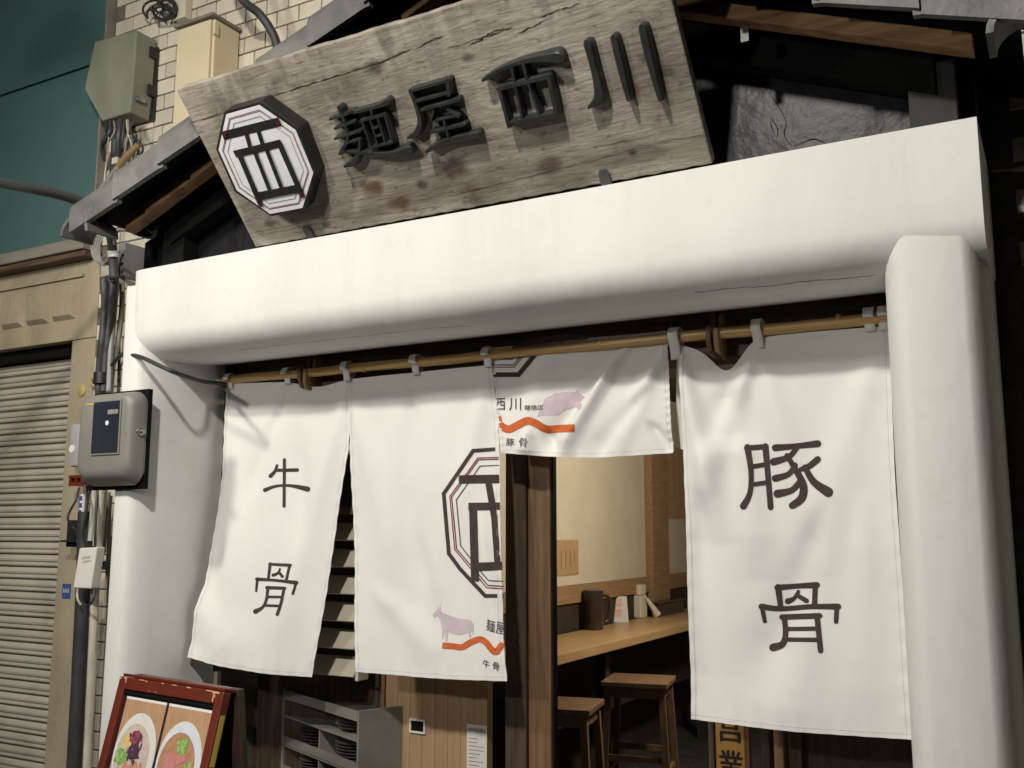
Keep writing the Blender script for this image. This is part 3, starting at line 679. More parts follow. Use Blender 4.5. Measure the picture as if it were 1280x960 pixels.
def print_on(P, mb, m, name, clip=None, step=.02, h=.0014):
    """mb is in photo coordinates: measured on the cloth plane, then laid on the cloth"""
    remap(mb, lambda v: (lambda q: (q.x, 0, q.z))(lay(P, v.x, v.y)))
    mb = slice_grid(mb, step, clip); CNT[0] += 1; h = h + (CNT[0] % 24) * .00002
    if not mb.v: return None
    remap(mb, lambda v: (v.x, P.Y(v.x, v.z) - h, v.z)); return obj(name, mb, m, P.o, recalc=False, smooth=True)
def glyph(P, strokes, o, sc, name, label, m='print_dark', clip=None):
    tot = MB()
    for i, st in enumerate(strokes):
        mb = flat_stroke([(o[0] + p[0] / sc, o[1] + p[1] / sc, (p[2] if len(p) > 2 else st[0]) / sc) for p in st[1:]], 1)
        remap(mb, lambda v: (lambda q: (q.x, 0, q.z))(lay(P, v.x, v.y))); mb = slice_grid(mb, .02, clip)
        remap(mb, lambda v: (v.x, P.Y(v.x, v.z) - .0013 - i * .00004, v.z)); tot.add(mb.v, mb.f)
    ob = obj(name, tot, m, P.o, recalc=False, smooth=True); ob['label'] = label; return ob
# first panel (beef bone)
r1 = [(-2.75, 2.06, -2.62, 1.30, .05, .012), (-2.18, 2.05, -2.42, 1.15, .05, .016), (-2.45, 2.06, -2.60, 1.7, .03, -.010), (-2.85, 1.35, -2.60, 1.12, .07, .025), (-2.40, 1.9, -2.30, 1.3, .05, -.012), (-2.7, 1.5, -2.75, 1.1, .05, -.012)]
P1 = panel(C(285, 480), C(437, 474), C(231, 822), C(397, 845), r1, 'panel printed with the characters for beef bone', lean=.03, yl=[(480, .0), (540, .01), (610, .03), (680, .06), (750, .09), (822, .13)], el=[(281, 540), (274, 610), (263, 680), (249, 750)], er=[(437, 520), (436.5, 560), (424, 640), (412, 740)], sag=lambda s: .022 * math.exp(-((s - .74) / .16) ** 2), botcurve=.012)
r2 = [(-2.17, 2.05, -1.95, 1.45, .05, .014), (-1.60, 2.05, -1.80, 1.3, .06, .014), (-1.90, 2.06, -1.92, 1.2, .05, -.012), (-2.02, 1.35, -1.75, 1.15, .05, .012), (-1.62, 1.6, -1.53, 1.12, .035, .016), (-1.85, 1.5, -1.75, 1.1, .05, -.012)]
P2 = panel(C(437, 474), C(615, 456), C(453, 838), C(643, 849), r2, 'panel printed with half an emblem, a cow and an orange band', lean=.035, el=[(437.5, 520), (438, 560), (444, 680)], er=[(621, 520), (626, 600), (631, 720), (637, 800)], botcurve=.006)
r3 = [(-1.12, 2.09, -1.34, 1.80, .022, .030), (-1.0, 2.07, -1.16, 1.80, .03, .022), (-1.22, 2.0, -1.40, 1.80, .03, -.018), (-1.06, 1.95, -1.22, 1.78, .03, -.022), (-1.45, 1.86, -1.46, 1.79, .02, .018), (-1.40, 1.86, -1.36, 1.79, .018, -.014), (-1.05, 1.86, -.99, 1.78, .02, -.016), (-1.38, 2.1, -1.5, 1.8, .05, .012)]
P3 = panel(C(611, 437) + Vector((0, 0, .006)), C(834, 415) + Vector((0, 0, .004)), C(626, 566), C(841, 566), r3, 'panel thrown up over the pole showing its lower half', botcurve=.014, nu=90, nv=60)
P3.lean = .0
r4 = [(-.955, 2.07, -.86, 1.62, .035, .030), (-.725, 2.06, -.88, 1.70, .035, .026), (-.725, 2.06, -.60, 1.55, .05, .018), (-.90, 1.62, -.90, 1.1, .05, -.022), (-.40, 2.05, -.62, 1.4, .06, .016), (-.56, 1.6, -.72, 1.2, .05, -.018), (-.82, 1.95, -.82, 1.80, .05, -.022), (-.62, 1.32, -.66, 1.06, .06, .012), (-.46, 1.6, -.48, 1.1, .05, .014), (-.78, 1.85, -.74, 1.50, .05, .022)]
P4 = panel(C(850, 430), C(1112, 407), C(868, 897), C(1142, 922), r4, 'panel printed with the characters for pork bone', lean=.03, sag=lambda s: .085 * math.exp(-((s - .235) / .10) ** 2) + .012 * math.exp(-((s - .1) / .1) ** 2), el=[(853, 500), (857, 620), (862, 760)], er=[(1115, 500), (1120, 600), (1131, 760)], botcurve=.006)
o = obj('back_flap', MB().grid(lambda s, t: Vector((-.985 + .035 * s + .004 * math.sin(t * 7), YN + .06 - .012 * math.sin(t * 5 + s), 2.09 - t * .305)), 4, 30), 'cloth', nr, smooth=True, recalc=False)
GL = (310, 560); GS = 4.367
USHI = [(15, (160, 95, 14), (147, 128, 17), (124, 153, 22)), (17, (150, 122), (270, 120, 20)), (18, (94, 230, 22), (150, 209, 15), (230, 205, 16), (326, 224, 30)), (17, (200, 64), (198, 318))]
HONE1 = [(15, (122, 632, 18), (112, 715)), (15, (120, 634), (232, 640, 18)), (15, (228, 642), (210, 720)), (14, (175, 660, 12), (166, 682), (139, 694, 18)), (14, (172, 680), (188, 700, 18)), (17, (50, 716, 20), (150, 722, 15), (266, 735, 22)), (15, (52, 716), (46, 780, 13)), (15, (265, 735), (247, 795, 15)),
         (15, (104, 762, 18), (202, 765, 18)), (16, (110, 762), (102, 825), (82, 868), (42, 892, 26)), (16, (198, 765), (182, 845), (161, 908, 18)), (14, (112, 812), (190, 813)), (14, (98, 859), (178, 862))]
glyph(P1, USHI, GL, GS, 'printed_character', 'dark brown printed character for cow'); glyph(P1, HONE1, GL, GS, 'printed_character', 'dark brown printed character for bone')
BU = [(20, (275, 550, 24), (288, 640), (284, 715), (260, 764, 26)), (20, (272, 553), (342, 548)), (21, (340, 547, 24), (350, 660), (359, 768, 22)), (17, (288, 621), (346, 612)), (17, (290, 686), (350, 678)),
      (22, (376, 552, 26), (450, 546, 20), (530, 537, 26)), (20, (455, 550), (425, 585), (370, 603, 28)), (23, (418, 580, 18), (455, 640), (478, 690, 28), (472, 735, 30), (438, 762, 26)), (20, (448, 615), (424, 648), (376, 663, 26)), (22, (468, 672), (436, 706), (384, 719, 30)), (22, (530, 594, 24), (500, 618), (470, 630, 18)), (24, (484, 622, 20), (515, 675, 26), (568, 713, 36))]
glyph(P4, BU, (840, 370), 2.909, 'printed_character', 'dark brown printed character for pig')
HONE2 = [(24, (455, 185, 28), (466, 266)), (22, (452, 187, 26), (535, 180), (620, 176, 28)), (23, (614, 178), (611, 268)), (18, (542, 204, 16), (523, 233), (497, 245, 26)), (18, (535, 218), (576, 243, 22)), (24, (384, 268, 26), (470, 277, 22), (600, 268, 22), (712, 268, 26)), (20, (386, 270), (398, 330, 18)), (21, (707, 268), (703, 332, 20)),
         (22, (472, 313, 24), (632, 307, 24)), (24, (482, 316), (487, 385), (474, 428, 28), (434, 443, 34)), (24, (622, 308), (630, 390), (637, 456, 24)), (18, (490, 364), (628, 362)), (18, (492, 409), (632, 410))]
glyph(P4, HONE2, (840, 680), 3.428, 'printed_character', 'dark brown printed character for bone')
# half emblem on the second panel
def edge_clip(P, right=True):
    a = P.fn(1, .3); b = P.fn(1, .97); d = b - a; n = Vector((-d.z, 0, d.x)); n = n if n.x > 0 else -n; return [(Vector((max(a.x, b.x) if 0 else a.x, 0, a.z)) - Vector((.003, 0, 0)), n.normalized())]
ck2 = edge_clip(P2)
EO2 = (540, 550); E2 = 3.1
def lines(P, pts, wd, o, sc, m, name, clip):
    tot = MB()
    for i in range(len(pts) - 1):
        a, b = Vector((*pts[i], 0)), Vector((*pts[i + 1], 0)); d = (b - a).normalized() * wd * .3; a, b = a - (d if i else d * 0), b + (d if i < len(pts) - 2 else d * 0)
        mb = flat_stroke([(o[0] + a.x / sc, o[1] + a.y / sc), (o[0] + b.x / sc, o[1] + b.y / sc)], wd / sc, False)
        remap(mb, lambda v: (lambda q: (q.x, 0, q.z))(lay(P, v.x, v.y))); mb = slice_grid(mb, .02, clip); remap(mb, lambda v: (v.x, P.Y(v.x, v.z) - .0013 - i * .00004, v.z)); tot.add(mb.v, mb.f)
    return obj(name, tot, m, P.o, recalc=False, smooth=True)
lines(P2, [(300, 32), (160, 42), (46, 208), (66, 440), (110, 500), (207, 604), (310, 604)], 15, EO2, E2, 'print_dark', 'emblem_outline', ck2)
lines(P2, [(300, 66), (178, 70), (70, 218), (89, 425), (213, 572), (310, 579)], 4.5, EO2, E2, 'print_red', 'red_line', ck2)
lines(P2, [(300, 73), (181, 77), (77, 221), (96, 422), (217, 563), (310, 569)], 4, EO2, E2, 'print_dark', 'thin_line', ck2)
lines(P2, [(300, 97), (187, 101), (95, 232), (112, 410), (185, 505), (220, 545), (310, 548)], 4, EO2, E2, 'print_dark', 'thin_line', ck2)
for i, (w_, a, b) in enumerate([(33, (105, 153), (300, 150)), (26, (220, 165), (243, 300)), (24, (240, 270), (255, 480)), (30, (142, 258), (300, 256)), (31, (160, 262), (168, 548)), (33, (158, 492), (310, 486))]): print_on(P2, flat_stroke([(EO2[0] + a[0] / E2, EO2[1] + a[1] / E2), (EO2[0] + b[0] / E2, EO2[1] + b[1] / E2)], w_ / E2, False), 'print_dark', 'emblem_bar', ck2, h=.0018 + i * .00005)
CO = (540, 740); CS = 8.727
def cpts(l, o, sc): return [(o[0] + x / sc, o[1] + y / sc) for x, y in l]
COW = [(5, 250), (45, 205), (62, 190), (52, 140), (72, 180), (82, 182), (92, 130), (96, 190), (110, 225), (180, 250), (300, 290), (420, 300), (455, 350), (455, 400), (450, 480), (442, 420), (425, 440), (430, 500), (410, 498), (390, 445), (300, 468), (220, 455), (180, 430), (165, 545), (150, 540), (145, 450), (132, 440), (125, 510), (108, 512), (112, 420), (95, 320), (72, 268), (20, 275)]
print_on(P2, flat_poly(cpts(COW, CO, CS)), 'print_lilac', 'printed_cow', ck2, h=.0010)
def wave(P, pts, wd, o, sc, clip=None): return print_on(P, flat_stroke([(o[0] + x / sc, o[1] + y / sc) for x, y in pts], wd / sc, False, 8), 'print_orange', 'orange_band', clip, h=.0013)
wave(P2, [(115, 582), (220, 590), (330, 600), (420, 550), (520, 515), (590, 550), (690, 655), (760, 580), (850, 530), (960, 520)], 68, CO, CS, ck2)
def small_text(P, txt, tl, tr, bl, clip=None, m='print_dark'): mb = quad_map(text_flat(txt), tl, tr, bl); return print_on(P, mb, m, 'printed_text', clip, .03, h=.0019)
q = lambda x, y: (CO[0] + x / CS, CO[1] + y / CS)
small_text(P2, '麺', q(600, 290), q(692, 318), q(592, 418), ck2); small_text(P2, '屋', q(706, 318), q(800, 342), q(698, 448), ck2)
small_text(P2, '牛', q(560, 730), q(636, 752), q(552, 812), ck2); small_text(P2, '骨', q(668, 756), q(740, 776), q(662, 842), ck2)
print_on(P2, flat_stroke([q(815, 790), q(845, 830), q(872, 775)], 1.3, True), 'print_dark', 'printed_text', ck2)
# third panel print
TO = (600, 400); TS = 4.8
a3 = P3.fn(0, 0); b3 = P3.fn(0, 1); d3 = b3 - a3; n3 = Vector((-d3.z, 0, d3.x)); n3 = n3 if n3.x < 0 else -n3
ck3 = [(Vector((a3.x + .004, 0, a3.z)), n3.normalized()), (Vector((0, 0, 2.118)), Vector((0, 0, 1)))]
lines(P3, [(40, 328), (232, 328), (300, 245), (420, 100)], 28, TO, TS, 'print_dark', 'emblem_outline', ck3)
lines(P3, [(40, 283), (207, 283), (330, 130)], 6, TO, TS, 'print_red', 'red_line', ck3)
lines(P3, [(40, 270), (203, 270), (310, 130)], 6, TO, TS, 'print_dark', 'thin_line', ck3)
lines(P3, [(40, 235), (195, 235), (250, 160)], 7, TO, TS, 'print_dark', 'thin_line', ck3)
print_on(P3, flat_poly(cpts([(236, 158), (295, 152), (290, 218), (236, 222)], TO, TS)), 'print_dark', 'emblem_bar', ck3, h=.0019)
PIG = [(345, 582), (362, 530), (395, 470), (450, 440), (530, 430), (575, 432), (585, 418), (598, 440), (632, 465), (600, 490), (612, 530), (590, 540), (570, 520), (500, 545), (470, 570), (410, 572), (375, 570)]
print_on(P3, flat_poly(cpts(PIG, TO, TS)), 'print_lilac', 'printed_pig', ck3, h=.0010)
wave(P3, [(70, 555), (105, 585), (118, 625), (170, 655), (225, 632), (285, 605), (335, 620), (400, 655), (480, 652), (568, 648)], 46, TO, TS, ck3)
t3 = lambda x, y: (TO[0] + x / TS, TO[1] + y / TS)
small_text(P3, '西', t3(84, 472), t3(152, 468), t3(86, 544), ck3); small_text(P3, '川', t3(176, 470), t3(248, 468), t3(176, 544), ck3); small_text(P3, '曙橋店', t3(270, 512), t3(380, 508), t3(270, 544), ck3)
small_text(P3, '豚', t3(158, 710), t3(208, 714), t3(158, 754), ck3); small_text(P3, '骨', t3(236, 708), t3(286, 712), t3(236, 760), ck3)
# black emblem part of the flung cloth lying over the pole top
mb = MB(); rows = [(640, 433, 436), (665, 424, 432), (690, 419, 428), (712, 418, 425), (735, 422, 424)]
vs = []
for px, ya, yb in rows: vs += [onY(px, ya, 2.69) + Vector((0, .0, 0)), onY(px, yb, 2.695)]
obj('turned_edge', MB().add(vs, [(2 * i, 2 * i + 2, 2 * i + 3, 2 * i + 1) for i in range(len(rows) - 1)]), 'print_dark', P3.o, recalc=False)
# loops
def loop(x, zc, w=.027, ztop=None):
    mb = MB(); zt = ztop or 2.112; vs = []
    path = [(YN - .010, zc - .03), (YN - .018, zc + .005), (2.682, zt - .004), (2.692, zt + .018), (2.715, zt + .024), (2.742, zt + .012), (2.746, zt - .015), (YN + .006, zc - .02)]
    path = [(p.x, p.y) for p in spline([Vector((a, b, 0)) for a, b in path], 3)]
    for i, (y, z) in enumerate(path): vs += [Vector((x - w / 2, y, z)), Vector((x + w / 2, y, z))]
    o = obj('loop', mb.add(vs, [(2 * i, 2 * i + 1, 2 * i + 3, 2 * i + 2) for i in range(len(path) - 1)]), 'cloth', nr, smooth=True, recalc=False)
    o.modifiers.new('t', 'SOLIDIFY').thickness = .0015
for px, py in ((290, 480), (362, 474), (436, 470), (522, 462), (612, 452), (949, 428), (1088, 406), (1106, 404)): loop(C(px, py).x, C(px, py).z + .01)
loop(-.962, 2.07, .03)
# pole and brackets
po = thing('curtain_pole', 'long tan bamboo pole carrying the white noren curtain', 'curtain pole', (-1.57, 2.715, 2.1))
mb = MB(); n = 14; xs = [-2.79 + (2.79 - .352) * i / n for i in range(n + 1)]
obj('shaft', MB().tube([(x, 2.715, 2.112 - .008 * (x + 2.79) / 2.44 + .002 * math.sin(i * 1.9)) for i, x in enumerate(xs)], .0165, 16), 'bamboo', po, smooth=True)
for x in (-2.776, -2.10, -1.2, -.5): obj('node', MB().lathe([(.0168, -.006), (.0182, -.002), (.0182, .002), (.0168, .006)], (x, 2.715, 2.110), 16, Vector((1, 0, 0))), 'bamboo', po, smooth=True)
obj('end_cap', MB().lathe([(.0172, 0), (.0176, .012), (.0172, .022)], (-2.80, 2.715, 2.112), 16, Vector((1, 0, 0))), 'box_white', po, smooth=True)
for nm, x, lab in (('pole_bracket', C(384, 465).x, 'brown wooden pole bracket between the beef bone panel loops'), ('pole_bracket', C(893, 415).x, 'wooden pole bracket above the sagging pork bone panel')):
    t = thing(nm, lab, 'bracket', (x, 2.76, 2.06), 'pole brackets on the head beam')
    obj('cheek', MB().prism([(x - .016, 2.776, 2.19), (x - .016, 2.776, 2.05), (x - .016, 2.70, 2.055), (x - .016, 2.684, 2.085), (x - .016, 2.684, 2.125), (x - .016, 2.70, 2.125), (x - .016, 2.70, 2.094), (x - .016, 2.735, 2.094), (x - .016, 2.74, 2.19)], (.014, 0, 0)), 'post_wood', t, bevel=.002)
    obj('cheek', MB().prism([(x + .006, 2.776, 2.17), (x + .006, 2.776, 2.04), (x + .006, 2.70, 2.05), (x + .006, 2.688, 2.075), (x + .006, 2.688, 2.12), (x + .006, 2.70, 2.12), (x + .006, 2.70, 2.094), (x + .006, 2.735, 2.094), (x + .006, 2.74, 2.17)], (.014, 0, 0)), 'room_wood', t, bevel=.002)

# ================================================================== NEIGHBOUR
YS = 2.75
nw = thing('shutter_surround', 'beige rendered wall framing the roller shutter with moulded blocks above', 'wall', (-4.3, YS, 0))
obj('pier', MB().box(-3.715, -3.563, YS, YS + .3, 0, 2.362, .004), 'beige_wall', nw)
obj('lintel', MB().box(-7, -3.563, YS, YS + .3, 2.364, 2.72, .004), 'beige_wall', nw)
obj('pier', MB().box(-7.3, -6.8, YS, YS + .3, 0, 2.362, .004), 'beige_wall', nw)
for k in range(18):
    x1 = -3.70 - k * .178; x0 = x1 - .148
    f = [(x0, YS + .002, 2.455), (x1, YS + .002, 2.455), (x1, YS + .002, 2.622), (x0, YS + .002, 2.622)]; g = [(x0 + .014, YS - .022, 2.475), (x1 - .014, YS - .022, 2.475), (x1 - .014, YS - .022, 2.612), (x0 + .014, YS - .022, 2.612)]
    obj('moulded_block', MB().add(f + g, [(4, 5, 6, 7), (0, 1, 5, 4), (1, 2, 6, 5), (2, 3, 7, 6), (3, 0, 4, 7)]), 'beige_wall', nw, bevel=.002)
obj('moulding', MB().box(-7, -3.66, YS - .012, YS + .01, 2.640, 2.652), 'beige_wall', nw)
sh = thing('roller_shutter', 'closed beige metal roller shutter with horizontal slats', 'shutter', (-5.2, 2.86, .1))
obj('backing', MB().box(-6.8, -3.715, 2.875, 2.90, .1, 2.36), 'shutter_groove', sh)
obj('header_gap', MB().box(-6.8, -3.716, 2.80, 2.87, 2.315, 2.36), 'black_board', sh)
p_ = .0545; k = 0; z = 2.312
prof = [(2.872, .001), (2.858, -.002), (2.851, -.007), (2.848, -.018), (2.850, -.026), (2.857, -.030), (2.858, -.034), (2.850, -.037), (2.849, -.043), (2.853, -.048), (2.868, -.050), (2.872, -.0545)]
slm = None
while z > .16:
    if slm is None:
        mb = MB(); n = len(prof); mb.add([(-1.54, y, dz) for y, dz in prof] + [(1.54, y, dz) for y, dz in prof], [(j, j + 1, n + j + 1, n + j) for j in range(n - 1)])
        slm = bpy.data.meshes.new('slat'); slm.from_pydata(mb.v, [], mb.f); slm.materials.append(MATS['shutter_metal'])
    o = bpy.data.objects.new('slat', slm); COL.objects.link(o); o.location = (-5.258, random.uniform(-.0008, .0008), z); attach(o, sh); z -= p_; k += 1
gt = thing('gutter_ledge', 'grey metal ledge running between beige lintel and teal wall', 'ledge', (-5, 2.69, 2.72))
obj('lower_lip', MB().box(-7, -3.595, 2.690, 2.80, 2.712, 2.738, .004), 'dark_wood_x', gt); obj('face', MB().box(-7, -3.59, 2.676, 2.80, 2.740, 2.772, .006), 'gutter', gt); obj('upper_face', MB().box(-7, -3.585, 2.695, 2.80, 2.774, 2.80, .004), 'gutter', gt)
tw = thing('teal_wall', 'plain teal metal cladding above the roller shutter', 'wall', (-5, 2.72, 2.8))
obj('panel', MB().box(-7, -3.575, 2.72, 2.95, 2.802, 3.600), 'teal_panel', tw); obj('panel', MB().box(-7, -3.575, 2.72, 2.95, 3.612, 6.4), 'teal_panel', tw); obj('seam', MB().box(-7, -3.58, 2.735, 2.9, 3.6005, 3.6115), 'black_board', tw)
obj('corner_trim', MB().box(-3.572, -3.562, 2.705, 2.95, 2.802, 6.4), 'gutter', tw)

# ================================================================== UTILITY BOXES
gb = thing('junction_box', 'faceted olive green metal cable box high beside the teal wall', 'junction box', (-3.38, 2.66, 2.99))
def qy(px, py, y): p = onY(px, py, y); return Vector((p.x, p.y, p.z))
fr = [qy(118, 53, 2.58), qy(166, 36, 2.58), qy(170, 41, 2.58), qy(161, 150, 2.58), qy(133, 149, 2.58), qy(105, 112, 2.58)]
x0 = fr[5].x; x1 = fr[2].x; zt = fr[1].z; zl = 3.14
def gsec(z, inset=0): return z
body = [Vector((-3.50, 2.58, 3.52)), Vector((-3.215, 2.58, 3.52)), Vector((-3.215, 2.58, 3.20)), Vector((-3.25, 2.59, 3.10)), Vector((-3.42, 2.59, 3.10)), Vector((-3.50, 2.58, 3.25))]
fr2 = [qy(118, 52, 2.63), qy(171, 37, 2.63), qy(166, 105, 2.63), qy(162, 140, 2.63), qy(127, 151, 2.63), qy(105, 111, 2.63)]
mb = MB(); nfr = len(fr2); bk = [Vector((p.x, 2.735, p.z)) for p in fr2]
mb.prism(fr2, (0, .105, 0)); g = obj('cover', mb, 'box_green', gb, bevel=.006); 
xr = max(p.x for p in fr2); zr0 = fr2[3].z; zr1 = fr2[1].z
obj('backplate', MB().box(xr - .30, xr + .005, 2.736, 2.752, zr0 + .0, zr1 - .03), 'black_plastic', gb)
obj('latch', MB().box(xr - .006, xr + .010, 2.645, 2.69, zr0 + .055, zr0 + .075, .004), 'steel', gb, smooth=True)
for zz in (zr0 + .10, zr0 + .27): obj('hinge', MB().box(xr - .002, xr + .010, 2.70, 2.735, zz, zz + .05, .003), 'black_plastic', gb)
cb = thing('meter_box', 'cream metal cabinet with overhanging lid on the brick wall', 'cabinet', (-2.9, 2.66, 3.1))
xl = onY(222, 60, 2.60).x; xr = onY(265, 60, 2.60).x; zt = onY(266, 22, 2.60).z; zl = onY(224, 112, 2.6).z - .25
obj('cabinet', MB().box(xl, xr, 2.61, 2.742, zl, zt, .004), 'box_cream', cb)
obj('door', MB().box(xl - .002, xr - .012, 2.598, 2.609, zl + .002, zt - .004, .003), 'box_cream', cb)
obj('lid', MB().box(xl - .014, xr + .012, 2.585, 2.742, zt + .002, zt + .016, .004), 'gutter', cb)
for zz in (zt - .07, zt - .30): obj('hinge', MB().box(xr - .004, xr + .010, 2.60, 2.625, zz, zz + .045, .003), 'box_cream', cb)

# electricity meter
em_ = thing('electricity_meter', 'rounded grey electricity meter with dark window on the plaster pillar', 'meter', (-2.9, 2.36, 1.70))
xl = onY(97, 550, 2.29).x; xr = onY(163, 550, 2.28).x; z1 = onY(130, 490, 2.28).z; z0 = onY(130, 607, 2.30).z
body = MB(); prof = [(2.338, 0), (2.328, 0), (2.308, .003), (2.292, .008), (2.284, .016), (2.280, .030)]
def rrect(x0, x1, z0, z1, r, n=5):
    pts = []
    for cx, cz, a0 in ((x1 - r, z1 - r, 0), (x0 + r, z1 - r, 90), (x0 + r, z0 + r, 180), (x1 - r, z0 + r, 270)):
        for i in range(n + 1): a = R(a0 + 90 * i / n); pts.append((cx + r * math.cos(a), cz + r * math.sin(a)))
    return pts
def shell(x0, x1, z0, z1, prof, r, taper=0):
    vs = []; mb = MB()
    for y, ins in prof:
        for x, z in rrect(x0 + ins, x1 - ins, z0 + ins + taper * (2.338 - y), z1 - ins, r): vs.append((x, y, z))
    n = 24; fs = [(i * n + j, i * n + (j + 1) % n, (i + 1) * n + (j + 1) % n, (i + 1) * n + j) for i in range(len(prof) - 1) for j in range(n)]
    return mb.add(vs, fs + [tuple(range(n))[::-1], tuple((len(prof) - 1) * n + j for j in range(n))])
obj('case', shell(xl, xr, z0, z1, prof, .045, .45), 'box_grey', em_, smooth=True)
obj('rear_case', shell(xl + .004, xr - .004, z0 + .006, z1 - .004, [(2.349, 0), (2.340, 0)], .045), 'box_grey', em_, smooth=True)
wx0 = onY(118, 520, 2.278).x; wx1 = onY(150, 520, 2.278).x; wz1 = onY(135, 502, 2.278).z; wz0 = onY(130, 566, 2.278).z
wf = obj('window_frame', MB().box(wx0 - .006, wx1 + .006, 2.275, 2.282, wz0 - .008, wz1 + .006, .002), 'box_grey', em_)
obj('window', MB().box(wx0, wx1, 2.2725, 2.2748, wz0, wz1), 'window_dark', wf)
obj('dial', MB().lathe([(.008, 0), (.008, .001)], (wx0 + .075, 2.2725, wz1 - .075), 16, Vector((0, -1, 0))), 'photo_white', wf)
obj('counter', MB().box(wx0 + .075, wx1 - .004, 2.2718, 2.2724, wz1 - .045, wz1 - .030), 'cable_grey', wf)
obj('knob', MB().lathe([(.014, 0), (.014, .010), (.008, .011), (.008, .022)], (xr - .003, 2.318, (z0 + z1) / 2 + .02), 14, Vector((1, 0, 0))), 'steel', em_, smooth=True)
obj('badge', MB().box(xl + .05, xl + .09, 2.2785, 2.2805, z1 - .042, z1 - .036), 'yellow_label', em_)
obj('backboard', MB().box(xl - .004, xr - .002, 2.3495, 2.3655, z0 - .012, z1 + .010), 'black_board', em_)
obj('wall_bracket', MB().box(xl + .02, xl + .10, 2.366, 2.749, z0 + .06, z1 - .06), 'black_board', em_)

lb = thing('sensor_box', 'small lilac grey plastic box beside the electricity meter', 'utility box', (-3.45, 2.6, 1.78))
p0 = onY(89, 530, 2.66); p1 = onY(101, 583, 2.66)
obj('case', MB().box(p0.x, p1.x + .05, 2.655, 2.749, p1.z, p0.z, .012), 'box_lilac', lb, smooth=True); obj('badge', MB().lathe([(.016, 0), (.016, .002)], (p0.x + .022, 2.655, (p0.z + p1.z) / 2 - .015), 14, Vector((0, -1, 0))), 'photo_white', lb)
wb = thing('white_terminal_box', 'white plastic terminal box with grey lettering on the conduits', 'utility box', (-3.22, 2.54, 1.34))
p0 = onY(98, 686, 2.52); p1 = onY(119, 735, 2.52)
cs = obj('case', MB().prism([(onY(99, 685, 2.52)), onY(121, 684, 2.52), onY(113, 736, 2.52), onY(91, 735, 2.52)], (0, .04, 0)), 'box_white', wb, bevel=.005)
for i, tx in enumerate(('STAR', 'JAPAN')):
    mb = text_flat(tx); quad_map(mb, (103 + i * 1.0, 696 + i * 5), (113 + i, 694.5 + i * 5), (102.4 + i, 699.4 + i * 5)); obj('lettering', remap(mb, lambda v: onY(v.x, v.y, 2.5185)), 'cable_grey', cs, recalc=False)
obj('bracket', MB().box(p0.x - .02, p0.x + .1, 2.562, 2.74, 1.40, 1.43), 'black_plastic', wb)
bl = thing('blue_sticker', 'small blue sticker on the beige pier', 'sticker', (-3.64, 2.748, 1.27)); obj('sheet', MB().box(-3.668, -3.618, 2.746, 2.7495, 1.27, 1.328), 'blue_label', bl)
for k in range(3): obj('letter', MB().box(-3.661 + k * .014, -3.652 + k * .014, 2.7452, 2.7459, 1.292, 1.308), 'box_lilac', bl)
bx = thing('black_clip_box', 'small black plastic box under the lilac sensor box', 'utility box', (-3.55, 2.70, 1.44)); p0 = onY(84, 650, 2.68); p1 = onY(98, 684, 2.68)
obj('case', MB().box(p0.x, p1.x, 2.68, 2.749, p1.z, p0.z, .004), 'black_plastic', bx); obj('flap', MB().box(p0.x - .01, p1.x, 2.66, 2.679, p1.z + .02, p1.z + .028), 'black_plastic', bx)
bt = thing('blue_tape', 'blue and white tape strip wrapped down the cables', 'tape', (-3.4, 2.6, 1.5))
a = onY(104, 618, 2.60); b = onY(100, 680, 2.60); obj('strip', MB().tube([a, a.lerp(b, .5), b], .011, 8), 'box_white', bt, smooth=True)
for k in range(7): c_ = a.lerp(b, (k + .5) / 7); obj('mark', MB().box(c_.x - .006, c_.x + .008, 2.5875, 2.589, c_.z - .010, c_.z + .008), 'blue_label', bt)
rb = thing('maroon_bracket', 'small reddish metal bracket below the lilac sensor box', 'bracket', (-3.5, 2.66, 1.72)); p0 = onY(86, 596, 2.66); p1 = onY(104, 605, 2.66)
for z in (p0.z, p1.z): obj('bar', MB().box(p0.x, p1.x, 2.66, 2.749, z - .006, z + .006), 'maroon', rb)
for k in range(3): obj('upright', MB().box(p0.x + k * .035, p0.x + k * .035 + .01, 2.662, 2.70, p1.z + .006, p0.z - .006), 'maroon', rb)
lk = thing('brass_lock_cover', 'little brass lock cover on the beige pier', 'lock cover', (-3.66, 2.74, 2.16)); p0 = onY(101.5, 488, 2.745)
obj('plate', MB().lathe([(.028, 0), (.027, .006), (.018, .010)], (p0.x, 2.75, p0.z), 8, Vector((0, -1, 0))), 'brass', lk, smooth=True)
hk = thing('wall_hook', 'pale metal hook on the beige pier', 'hook', (-3.58, 2.74, 2.17)); obj('hook', MB().tube([onY(113, 472, 2.748), onY(113.5, 478, 2.73), onY(116, 482, 2.72), onY(120, 482, 2.74)], .006, 8), 'brass', hk, smooth=True)

